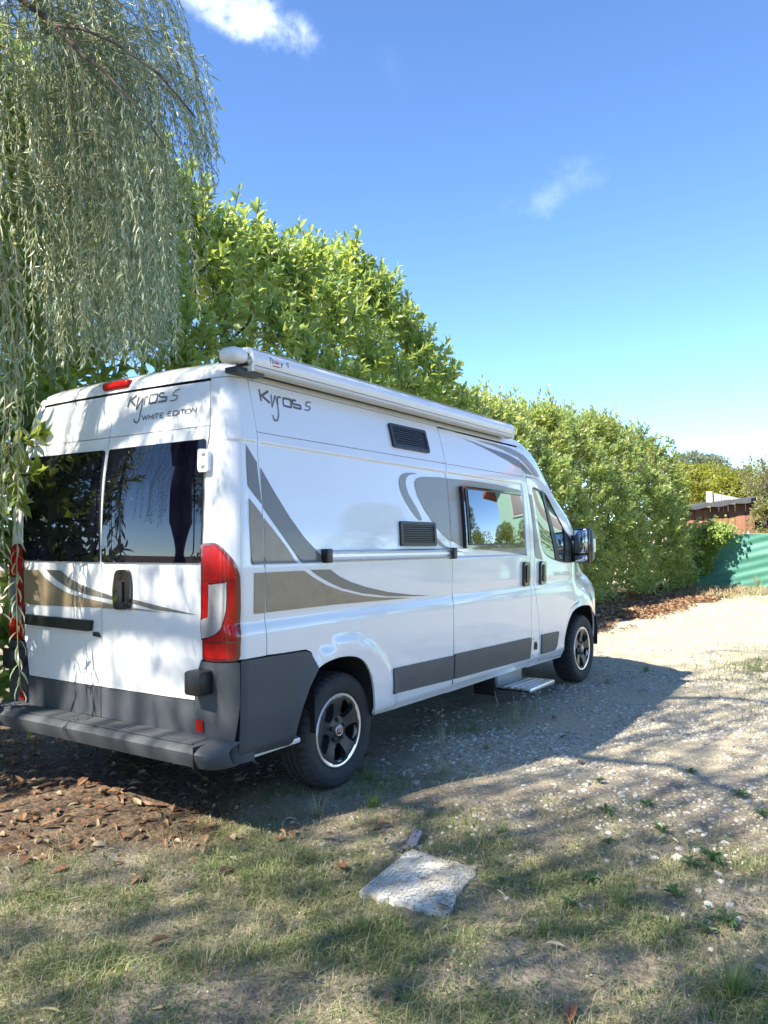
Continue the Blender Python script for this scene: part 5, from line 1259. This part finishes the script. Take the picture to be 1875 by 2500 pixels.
t.set(Base_Color=t.mix(t.noise(4, 5), (.38, .10, .055), (.55, .18, .10)), Roughness=.8); t.bump(w.outputs['Fac'], .5, .05); M['tile'] = t.m
for sg in (1, -1):
    ye = yb_+sg*(yb_-ya+.9); zz_ = zp-(zp-ze)/(yb_-ya)*(yb_-ya+.9)
    V = [(16.2, yb_, zp+.02), (25.6, yb_, zp+.02), (25.6, ye, zz_), (16.2, ye, zz_)]; V += [(a, b, c+.16) for a, b, c in V]
    F = [(0, 1, 2, 3), (7, 6, 5, 4), (0, 4, 5, 1), (1, 5, 6, 2), (2, 6, 7, 3), (3, 7, 4, 0)]
    mesh('roof', V, F, M['tile'], house)
for yw, zw in ((-5.75, 3.35), (-3.9, 3.35), (-4.9, 1.4)):
    wi = box('window', (16.93, yw-.62, zw-.62), (17.02, yw+.62, zw+.62), simple('white_trim', (.75, .75, .72), .5), house, .01)
    box('shutter', (16.90, yw-.50, zw-.50), (16.935, yw+.50, zw+.50), M['letter_pale'], wi, .004)
rows = [('clipped round shrub mirrored low in the side window, nearest the house corner', (14.8, -8.6, 0)), ('clipped round shrub mirrored low in the side window, in front of the house', (14.6, -6.3, 0)), ('clipped round shrub far right of the yard beside the house front', (14.6, -4.2, 0))]
for k, (lb, b_) in enumerate(rows): bush('round_shrub', lb, b_, 1.0, 1.3, 2.35, .15, 3500, .12, M['laurel_far'], 'shrub', 12, 20+k)
for k, (x, y) in enumerate([(-14, -14), (-15.5, -8), (-16, -2), (-16, 4), (-14, 10)]):  # unseen bushes added behind the camera to darken the rear window reflections
    bush('garden_hedge', ['broad bush behind the photographer, farthest to the right', 'broad bush behind the photographer, second from the right', 'broad bush directly behind the photographer', 'broad bush behind the photographer, second from the left', 'broad bush behind the photographer, farthest to the left'][k], (x, y, 0), 2.4, 3.6, 7.5, .1, 7000, .26, M['grey_tree'], 'bush', 20, 60+k)
for k, (lb, b_) in enumerate([('garden tree standing off to the right of the yard', (2, -19, 0)), ('garden tree standing off behind the house', (34, -24, 0)), ('garden tree standing behind the photographer on the right', (-4, -16, 0)), ('garden tree standing behind the photographer on the left', (-15, -9, 0))]):
    bush('garden_tree', lb, b_, 3.6, 3.6, 6.5, 1.4, 5000, .28, M['grey_tree'], 'tree', 18, 40+k)

def tall_tree(label, base, c, rad, n, seed):
    e_ = empty('tall_tree', base); tag(e_, label, 'tree', None); r_ = np.random.default_rng(seed); c = np.array(c, float); rad = np.array(rad, float)
    cl = c+unit(r_.normal(0, 1, (260, 3)))*rad*(r_.random((260, 1))**.4)*.86; w_ = r_.integers(0, 260, n)
    dv = unit(r_.normal(0, 1, (n, 3))); P = cl[w_]+dv*(r_.random((n, 1))**.5)*.6
    V, F = leaf_arrays(P, dv+r_.normal(0, .6, (n, 3)), r_.normal(0, .5, (n, 3))+[0, 0, .8], r_.uniform(.09, .16, n), r_.uniform(.05, .085, n), .2, .15, False)
    big_mesh('crown', V, F, M['grey_tree'], e_)
    b = np.array(base, float); tube('trunk', [b-[0, 0, .1], b*.7+c*.3, b*.35+c*.65, c], [.20, .12, .025, .008], M['bark'], e_, 10)
    for k in range(12): tube('limb', [b*.45+c*.55, (b*.2+c*.8)*.5+cl[k]*.5, cl[k]], [.02, .012, .006], M['bark'], e_, 6)
tall_tree('tall broad tree behind and left of the photographer shading the gravel', (-6.5, 4.4, 0), (-4.3, 1.2, 10.6), (3.9, 2.6, 2.3), 2600, 71)
tall_tree('tall broad tree left of the photographer shading the grass', (-11.0, 5.0, 0), (-8.6, 1.1, 8.8), (3.0, 2.5, 2.4), 3000, 72)
# ------------------------------------------------------------------ ground cover: grass, gravel, leaves, weeds
def scatter(n, x0, x1, y0, y1, prob):
    """points weighted towards the camera, kept with probability prob(x, y)"""
    x = rng.uniform(x0, x1, n); y = rng.uniform(y0, y1, n)
    k = rng.random(n) < prob(x, y); x, y = x[k], y[k]; return np.stack([x, y, gz(x, y)], 1)
def under_wheel(P, pad=.0):
    a = np.zeros(len(P), bool)
    for wx in WX:
        for s_ in (1, -1): a |= (np.abs(P[:, 0]-wx) < .16+pad) & (np.abs(P[:, 1]+.85*s_) < .13+pad)
    return a
SLAB = np.array([(-.10, -1.86), (.385, -1.80), (.37, -2.165), (-.10, -2.27)])
def blades(name, P, h, lean, wd, mat):
    n = len(P); a = rng.random(n)*6.28; d = np.stack([np.cos(a), np.sin(a), 0*a], 1); sd = np.stack([-np.sin(a), np.cos(a), 0*a], 1)
    h = h[:, None]; l = lean[:, None]; w = (wd*(.7+.6*rng.random(n)))[:, None]/2
    m1 = P+[0, 0, 1]*h*.55+d*h*l*.30; tip = P+[0, 0, 1]*h*(1-.45*np.clip(l, 0, 1.6)/1.6)+d*h*l
    V = np.stack([P-sd*w-[0, 0, .004], P+sd*w-[0, 0, .004], m1+sd*w*.75, m1-sd*w*.75, tip], 1).reshape(-1, 3); b = (np.arange(n)*5)[:, None]
    o = big_mesh(name, V, [b+[0, 1, 2, 3], b+[3, 2, 4]], mat); o['kind'] = 'stuff'; return o
d2 = lambda x, y: np.hypot(x-CAM[0], y-CAM[1])
def clear(P): return P[~inside(P[:, :2], SLAB) & ~under_wheel(P)]
P = clear(scatter(520000, -2.2, 3.2, -4.6, .3, lambda x, y: m_grass(x, y)*np.clip(.35+.75*nz(x*2.3, y*2.3, 21), .06, 1)*np.clip(3.6/d2(x, y), .25, 1)**1.3))
o = blades('grass', P, rng.uniform(.014, .040, len(P))*(1+.7*(rng.random(len(P)) < .06)), rng.uniform(.3, 1.7, len(P)), .0036, M['grass']); tag(o, 'short patchy green grass in the foreground', 'grass')
P = clear(scatter(150000, -2.2, 3.4, -4.6, .4, lambda x, y: np.clip(m_grass(x, y)+.10*(x < 3)*(y < -.2), 0, 1)*.48*np.clip(3.6/d2(x, y), .25, 1)**1.2))
o = blades('dry_grass', P, rng.uniform(.020, .060, len(P)), rng.uniform(.9, 3.2, len(P)), .0024, M['straw']); tag(o, 'dry straw coloured grass lying among the green blades', 'grass')
P = clear(scatter(26000, 2.5, 9.5, -4.5, -.8, lambda x, y: m_grass(x, y)*.8))
o = blades('track_grass', P, rng.uniform(.03, .10, len(P)), rng.uniform(.2, 1.3, len(P)), .006, M['grass']); tag(o, 'green weedy grass strip along the gravel track at the right', 'grass')
P = scatter(60000, 15.2, 20.6, -5, 2.0, lambda x, y: m_grass(x, y)*.9)
o = blades('fence_grass', P, rng.uniform(.05, .14, len(P))*(1+1.2*(rng.random(len(P)) < .04)), rng.uniform(.2, 1.5, len(P)), .010, M['straw']); tag(o, 'sunlit dry grass growing at the foot of the green screen', 'grass')
# tufts: each a thing
def tuft(base, n, h, spread, mat, label, cat='grass tuft', group=None, wd=.004, name='grass_tuft'):
    b = np.array([base[0], base[1], float(gz(base[0], base[1]))]); e_ = empty(name, tuple(b)); tag(e_, label, cat, group)
    V = []; F = []
    for k in range(n):
        a = rng.random()*6.28; d = np.array([math.cos(a), math.sin(a), 0]); sd = np.array([-d[1], d[0], 0]); hh = h*rng.uniform(.45, 1.1); l = spread*rng.uniform(.2, 1)
        q = len(V); p0 = b+d*rng.uniform(0, .03)
        for f_ in (0, .4, .75, 1):
            c = p0+np.array([0, 0, 1])*hh*(f_-.25*l*f_*f_)+d*hh*l*f_**1.8; w = wd/2*(1-f_*.9)
            V += [c-sd*w, c+sd*w]
        F += [(q, q+1, q+3, q+2), (q+2, q+3, q+5, q+4), (q+4, q+5, q+7, q+6)]
    o = mesh('blades', V, F, mat, e_); o['kind'] = 'stuff'; return e_
tuft((2.05, -1.02), 9, .34, .45, M['straw'], 'few tall dry stalks beside the entry step cable', wd=.005)
tuft((3.05, -1.10), 10, .30, .5, M['straw'], 'tall thin dry stalks under the entry step', wd=.004)
tuft((.80, -1.30), 70, .13, 1.0, M['grass'], 'wide grass tuft at the foot of the rear wheel', wd=.005)
tuft((.55, -1.12), 50, .14, .9, M['straw'], 'dry grass tuft behind the rear wheel', wd=.0045)
tuft((5.9, -1.30), 50, .11, .9, M['grass'], 'small green tuft ahead of the front wheel', wd=.007)
tuft((5.1, -1.15), 40, .10, .9, M['straw'], 'low dry tuft beside the front wheel', wd=.006)
tuft((19.9, 1.55), 26, .55, .5, M['straw'], 'tall pale reed tuft below the climbing vine', wd=.022)
tuft((20.2, -.05), 30, .42, .6, M['straw'], 'tall dry tuft against the sunlit green screen', wd=.018)
tuft((-.05, -3.30), 60, .16, .8, M['grass'], 'long bladed grass tuft in the bottom right corner', wd=.006)
tuft((.25, -3.62), 60, .20, .8, M['grass'], 'tall grass tuft at the right picture edge near the corner', wd=.006)
for k, (x, y) in enumerate([(-.72, -2.72), (.02, -2.62), (.62, -2.42), (.42, -2.78), (-.35, -2.05), (-.85, -1.75), (-.25, -1.35), (.85, -2.05), (1.5, -1.35), (2.2, -1.28), (1.2, -.98)]):
    tuft((x, y), 34, rng.uniform(.07, .12), 1.0, M['straw'] if k in (2, 5, 8) else M['grass'], ['green grass tuft nearest the bottom edge left of the middle', 'green grass tuft on the near right side of the white plate', 'dry tuft close to the right of the white plate', 'green grass tuft well right of the white plate among stones', 'green grass tuft just nearer than the white plate corner', 'dry tuft in the turf left of the white plate front corner', 'green grass tuft left of the white plate towards the van', 'green grass tuft between the metal bracket and the weeds', 'dry tuft on the gravel right of the rear wheel', 'green tuft farther along the gravel towards the entry step', 'green tuft in the van shade just ahead of the rear wheel'][k], group='low grass tufts in the turf', wd=.0045)
# rosette weeds
def weed(base, r, n, label, group):
    b = np.array([base[0], base[1], float(gz(base[0], base[1]))+.004]); e_ = empty('weed', tuple(b)); tag(e_, label, 'weed', group)
    a = np.arange(n)*2.4+rng.random()*6; t_ = rng.uniform(.25, .9, n); D = np.stack([np.cos(a), np.sin(a), t_], 1); N = np.stack([-np.cos(a)*.6, -np.sin(a)*.6, 1+0*a], 1)
    L = r*rng.uniform(.7, 1.1, n); me = leaf_template('leaf', M['weed'], .3, .15); inv = wm(e_).inverted()
    for mtx in frames(np.repeat(b[None], n, 0), D, N, L, L*.26):
        q = bpy.data.objects.new('leaf', me); q.parent = e_; q.matrix_parent_inverse = inv; q.matrix_basis = mtx; COL.objects.link(q)
for x, y, r in ((1.05, -3.0, .11), (.93, -2.93, .09), (.60, -2.95, .08), (1.28, -2.72, .09), (1.38, -2.40, .08), (1.62, -2.55, .08), (2.0, -2.95, .09), (1.85, -2.2, .07), (.48, -3.18, .10), (.36, -3.12, .09), (.55, -2.62, .08), (.98, -2.55, .07), (.30, -2.62, .08), (1.75, -3.1, .09), (2.35, -2.6, .07)):
    weed((x, y), r*.8, 9, 'small grey green rosette weed growing out of the stony ground', 'rosette weeds in the gravel')
# clover and other low green cover
P = clear(scatter(26000, -2.2, 1.6, -4.2, -.9, lambda x, y: m_grass(x, y)*np.clip(nz(x*1.9, y*1.9, 33)-.1, 0, 1)))
a = rng.random(len(P))*6.28; D = np.stack([np.cos(a), np.sin(a), .25+0*a], 1); N = rng.normal(0, .25, (len(P), 3))+[0, 0, 1]
V, F = leaf_arrays(P+[0, 0, .012], D, N, rng.uniform(.010, .022, len(P)), rng.uniform(.009, .018, len(P)), .1, .1, False)
o = big_mesh('clover', V, F, M['weed']); o['kind'] = 'stuff'; tag(o, 'clover and small leafy ground cover in the grass', 'ground cover')
# gravel
def pebble_mass(name, P, r, mat, label):
    t_ = (1+5**.5)/2; iv = unit(np.array([(-1, t_, 0), (1, t_, 0), (-1, -t_, 0), (1, -t_, 0), (0, -1, t_), (0, 1, t_), (0, -1, -t_), (0, 1, -t_), (t_, 0, -1), (t_, 0, 1), (-t_, 0, -1), (-t_, 0, 1)], float))
    fc = np.array([(0, 11, 5), (0, 5, 1), (0, 1, 7), (0, 7, 10), (0, 10, 11), (1, 5, 9), (5, 11, 4), (11, 10, 2), (10, 7, 6), (7, 1, 8), (3, 9, 4), (3, 4, 2), (3, 2, 6), (3, 6, 8), (3, 8, 9), (4, 9, 5), (2, 4, 11), (6, 2, 10), (8, 6, 7), (9, 8, 1)])
    n = len(P); a = rng.random(n)*6.28; k = iv[None]*(1+rng.normal(0, .16, (n, 12, 1))); sc = np.stack([rng.uniform(.8, 1.4, n), rng.uniform(.6, 1.0, n), rng.uniform(.35, .7, n)], 1)
    k = k*sc[:, None]; x = k[..., 0]*np.cos(a)[:, None]-k[..., 1]*np.sin(a)[:, None]; y = k[..., 0]*np.sin(a)[:, None]+k[..., 1]*np.cos(a)[:, None]
    V = P[:, None]+np.stack([x, y, k[..., 2]], -1)*r[:, None, None]; F = (fc[None]+12*np.arange(n)[:, None, None]).reshape(-1, 3)
    o = big_mesh(name, V.reshape(-1, 3), F, mat); o['kind'] = 'stuff'; tag(o, label, 'gravel'); return o
P = clear(scatter(125000, .2, 9.5, -5.2, -.2, lambda x, y: np.clip(m_gravel(x, y)+.06, 0, 1)*np.clip(.55+.6*nz(x*1.3, y*1.3, 44), .08, 1)*np.clip(4.0/d2(x, y), .12, 1)**1.2))
pebble_mass('gravel', P+[0, 0, .001], np.clip(rng.lognormal(-4.62, .45, len(P)), .004, .024), M['pebble'], 'loose pale limestone gravel on the track')
P = clear(scatter(7000, -1.6, 1.6, -4.0, -.9, lambda x, y: .30+0*x)); pebble_mass('grit', P, rng.uniform(.003, .007, len(P)), M['pebble'], 'scattered grit between the grass')
P = scatter(9000, 9, 19, -3.5, 1.0, lambda x, y: m_gravel(x, y)*.7); pebble_mass('far_gravel', P, rng.uniform(.010, .024, len(P)), M['pebble'], 'sunlit gravel on the far part of the track')
# bigger stones one by one
pb = []
for k in range(5):
    bm = bmesh.new(); bmesh.ops.create_icosphere(bm, subdivisions=2, radius=1)
    for v in bm.verts: v.co *= 1+.22*math.sin(3.1*v.co.x+k*2)*math.cos(2.7*v.co.y+k)+rng.normal(0, .05)
    me = bpy.data.meshes.new('stone'); bm.to_mesh(me); bm.free(); me.materials.append(M['pebble']); pb.append(me)
spots = [(1.00, -2.86, .035), (.93, -2.78, .03), (.60, -3.08, .036), (.66, -3.15, .028), (.72, -3.02, .022), (1.32, -3.0, .026), (1.2, -2.98, .022), (.86, -3.08, .025), (.47, -3.02, .024), (.55, -3.2, .03), (-.47, -2.10, .020), (-.30, -2.42, .018), (-.62, -2.05, .018), (1.9, -2.0, .028), (2.4, -2.3, .026), (1.55, -1.85, .022), (2.9, -2.0, .03), (3.4, -2.5, .03), (2.2, -1.6, .022)]
for k in range(50):
    x, y = rng.uniform(1.0, 5.0), rng.uniform(-3.6, -1.1); spots.append((x, y, rng.uniform(.014, .026)))
for k, (x, y, r) in enumerate(spots):
    r *= .6
    o = bpy.data.objects.new('stone', pb[k % 5]); COL.objects.link(o); o.location = (x, y, float(gz(x, y))+r*.15); o.scale = (r*rng.uniform(.9, 1.4), r*rng.uniform(.8, 1.1), r*rng.uniform(.5, .8)); o.rotation_euler = (0, 0, rng.random()*6)
    tag(o, 'pale limestone lump lying loose on the ground', 'stone', 'limestone lumps on the track')
# fallen leaves one by one
lm = [leaf_template('fallen_leaf', M['dry_leaf'], c_, f_) for c_, f_ in ((.35, .3), (-.3, .2), (.15, .45), (.5, .1), (.05, .15))]
wl_ = leaf_template('fallen_willow_leaf', leaf_mat('willow_fallen', [(0, (.36, .34, .22)), (.6, (.46, .44, .34)), (1, (.42, .32, .12))], (.45, .44, .36), .15, .5), .3, .2)
def drop(me, x, y, l, w, nm, label, group):
    o = bpy.data.objects.new(nm, me); COL.objects.link(o); o.location = (x, y, float(gz(x, y))+.012+.012*rng.random()); o.scale = (w, l, l*rng.uniform(.25, .6)); o.rotation_euler = (rng.normal(0, .22), rng.normal(0, .22), rng.random()*6.28)
    tag(o, label, 'leaf', group)
c_ = 0
while c_ < 170:
    x, y = rng.uniform(-1.2, 1.5), rng.uniform(-1.9, 1.5)
    if rng.random() < m_litter(np.array(x), np.array(y))*.95+.015: drop(lm[c_ % 5], x, y, rng.uniform(.06, .115), rng.uniform(.028, .045), 'fallen_leaf', 'curled brown laurel leaf lying on the ground', 'fallen brown leaves'); c_ += 1
for x, y in ((-.28, -1.22), (.05, -1.0), (.30, -1.32), (.62, -1.55), (-.05, -2.28), (.02, -2.20), (2.9, -1.6), (2.2, -1.95), (-.85, -1.45), (-.62, -2.36), (-.45, -.95), (.05, -.72), (-.6, -.62), (.95, -1.62), (-.75, -2.05), (-.4, -2.9), (.1, -1.6), (3.4, -1.3)):
    drop(lm[rng.integers(5)], x, y, rng.uniform(.08, .12), rng.uniform(.035, .05), 'fallen_leaf', 'curled brown laurel leaf lying on the ground', 'fallen brown leaves')
for k in range(70):
    x, y = rng.uniform(-1.6, 1.2), rng.uniform(-3.2, .2); drop(wl_, x, y, rng.uniform(.05, .09), rng.uniform(.009, .014), 'fallen_willow_leaf', 'narrow pale willow leaf fallen in the grass', 'fallen willow leaves')
P = scatter(9000, 8.6, 20.2, .0, 2.4, lambda x, y: m_litter(x, y)*.9); n_ = len(P)
V, F = leaf_arrays(P+[0, 0, .02], rng.normal(0, 1, (n_, 3))*[1, 1, .25], rng.normal(0, .4, (n_, 3))+[0, 0, 1], rng.uniform(.08, .14, n_), rng.uniform(.04, .06, n_), .3, .3); o = big_mesh('leaf_litter', V, F, M['dry_leaf']); o['kind'] = 'stuff'; tag(o, 'brown leaf litter along the foot of the far hedge', 'leaf litter')
P = scatter(2200, -1.6, 2.2, -1.3, 2.2, lambda x, y: m_litter(x, y)*.85); n_ = len(P)
V, F = leaf_arrays(P+[0, 0, .008], rng.normal(0, 1, (n_, 3))*[1, 1, .2], rng.normal(0, .35, (n_, 3))+[0, 0, 1], rng.uniform(.035, .085, n_), rng.uniform(.015, .035, n_), .3, .3); o = big_mesh('leaf_litter', V, F, M['dry_leaf']); o['kind'] = 'stuff'; tag(o, 'small broken leaf litter on the dark soil behind the van', 'leaf litter')
# ------------------------------------------------------------------ the white tread plate in the grass
slab = empty('tread_plate', (.14, -2.0, 0)); tag(slab, 'white patterned tread plate lying half buried in the grass', 'plate')
t = NT('worn_white_plate'); f = t.ramp(t.noise(7, 7, .7), [(.40, 0), (.62, 1)])
c = t.mix(f, (.74, .73, .67), (.36, .31, .23)); c = t.mix(t.ramp(t.noise(70, 4), [(.5, 0), (.7, .6)]), c, (.40, .36, .28)); t.set(Base_Color=c, Roughness=.75); t.bump(t.noise(120, 4), .3, .004)
zs = -.004; n_ = 5
A = SLAB; cor = [np.array([p_[0], p_[1], zs]) for p_ in A]
edge_pts = []
for k in range(4):
    for f_ in np.linspace(0, 1, 12, endpoint=False):
        p_ = A[k]*(1-f_)+A[(k+1) % 4]*f_
        if k >= 1: p_ = p_+rng.normal(0, .010, 2)+(A.mean(0)-p_)*.03*abs(nz(p_[0]*9, p_[1]*9))
        edge_pts.append(p_)
V = [(p_[0], p_[1], zs+.006) for p_ in edge_pts]+[(p_[0], p_[1], -.03) for p_ in edge_pts]; n_ = len(edge_pts)
F = [tuple(range(n_))]+[(k, n_+k, n_+(k+1) % n_, (k+1) % n_) for k in range(n_)]
pl = mesh('plate', V, F, t.m, slab); 
u_ = unit(A[1]-A[0]); v_ = np.array([u_[1], -u_[0]])
bars = []; 
for i in range(26):
    for j in range(22):
        c_ = A[0]+u_*(.012+i*.0235)+v_*(.012+j*.0235)
        if not inside(c_[None], np.array(edge_pts))[0] or rng.random() < .12+.5*max(0, float(nz(c_[0]*5, c_[1]*5, 3))): continue
        a = .75 if (i+j) % 2 else -.75
        d = u_*math.cos(a)+v_*math.sin(a); s_ = np.array([-d[1], d[0]]); bars.append((c_, d, s_))
V = []; F = []
for c_, d, s_ in bars:
    b = len(V)
    for zz_, k in ((zs+.005, 1), (zs+.0105, .6)):
        for sx, sy in ((-1, -1), (1, -1), (1, 1), (-1, 1)): q = c_+d*.0085*sx*(.85+.15*k)+s_*.0026*sy*k; V.append((q[0], q[1], zz_))
    F += [(b, b+1, b+5, b+4), (b+1, b+2, b+6, b+5), (b+2, b+3, b+7, b+6), (b+3, b, b+4, b+7), (b+4, b+5, b+6, b+7)]
o = mesh('tread_bars', V, F, simple('tread_bar_paint', (.40, .40, .37), .7, 0, .3, 40), slab); o['kind'] = 'stuff'  # bars coloured grey to stand in for the shadow round each one
V = []; F = []
for c_ in (0,):
    pass
P = rng.random((900, 2)); q = A[0]*((1-P[:, :1])*(1-P[:, 1:]))+A[1]*(P[:, :1]*(1-P[:, 1:]))+A[2]*(P[:, :1]*P[:, 1:])+A[3]*((1-P[:, :1])*P[:, 1:]); k = rng.random(900) < .10+.7*np.maximum(np.clip(P[:, 1]-.55, 0, 1)*1.6, np.clip(P[:, 0]-.8, 0, 1)*3)
q = q[k]; P3 = np.column_stack([q, np.full(len(q), zs+.008)]); o = pebble_mass('plate_grit', P3, rng.uniform(.002, .006, len(q)), M['pebble'], 'grit and soil crumbs washed over the white tread plate')
o = blades('plate_straw', np.column_stack([q, np.full(len(q), zs+.006)])[::2], rng.uniform(.03, .07, len(q[::2])), rng.uniform(1.5, 3, len(q[::2])), .0026, M['straw']); tag(o, 'dry grass lying across the white tread plate', 'grass')
br = empty('metal_bracket', (.47, -1.785, .02)); tag(br, 'small grey metal bracket with two holes sticking out at the corner of the tread plate', 'bracket')
bp = rounded([(-.075, -.022), (.07, -.024), (.075, .022), (-.07, .026)], .016)
hole = lambda cx: [(cx+.006*math.cos(a), .006*math.sin(a)) for a in np.arange(0, 6.2, .7)]
Q, T, loops = fill2d(bp, [hole(.012), hole(.052)], .012)
rot = Matrix.Translation((.455, -1.785, .030)) @ Matrix.Rotation(R(18), 4, 'Z') @ Matrix.Rotation(R(-9), 4, 'Y')
V = [tuple(rot @ Vector((a, b, .004))) for a, b in Q]; F = [tuple(f) for f in T]; b0 = len(V)
for L_ in loops:
    m_ = len(L_); V += [tuple(rot @ Vector((a, b, .004))) for a, b in L_]+[tuple(rot @ Vector((a, b, 0))) for a, b in L_]; F += [(b0+i, b0+m_+i, b0+m_+(i+1) % m_, b0+(i+1) % m_) for i in range(m_)]; b0 += 2*m_
mesh('bracket_plate', V, F, simple('bracket_steel', (.22, .21, .26), .55, .3, .15, 30), br)
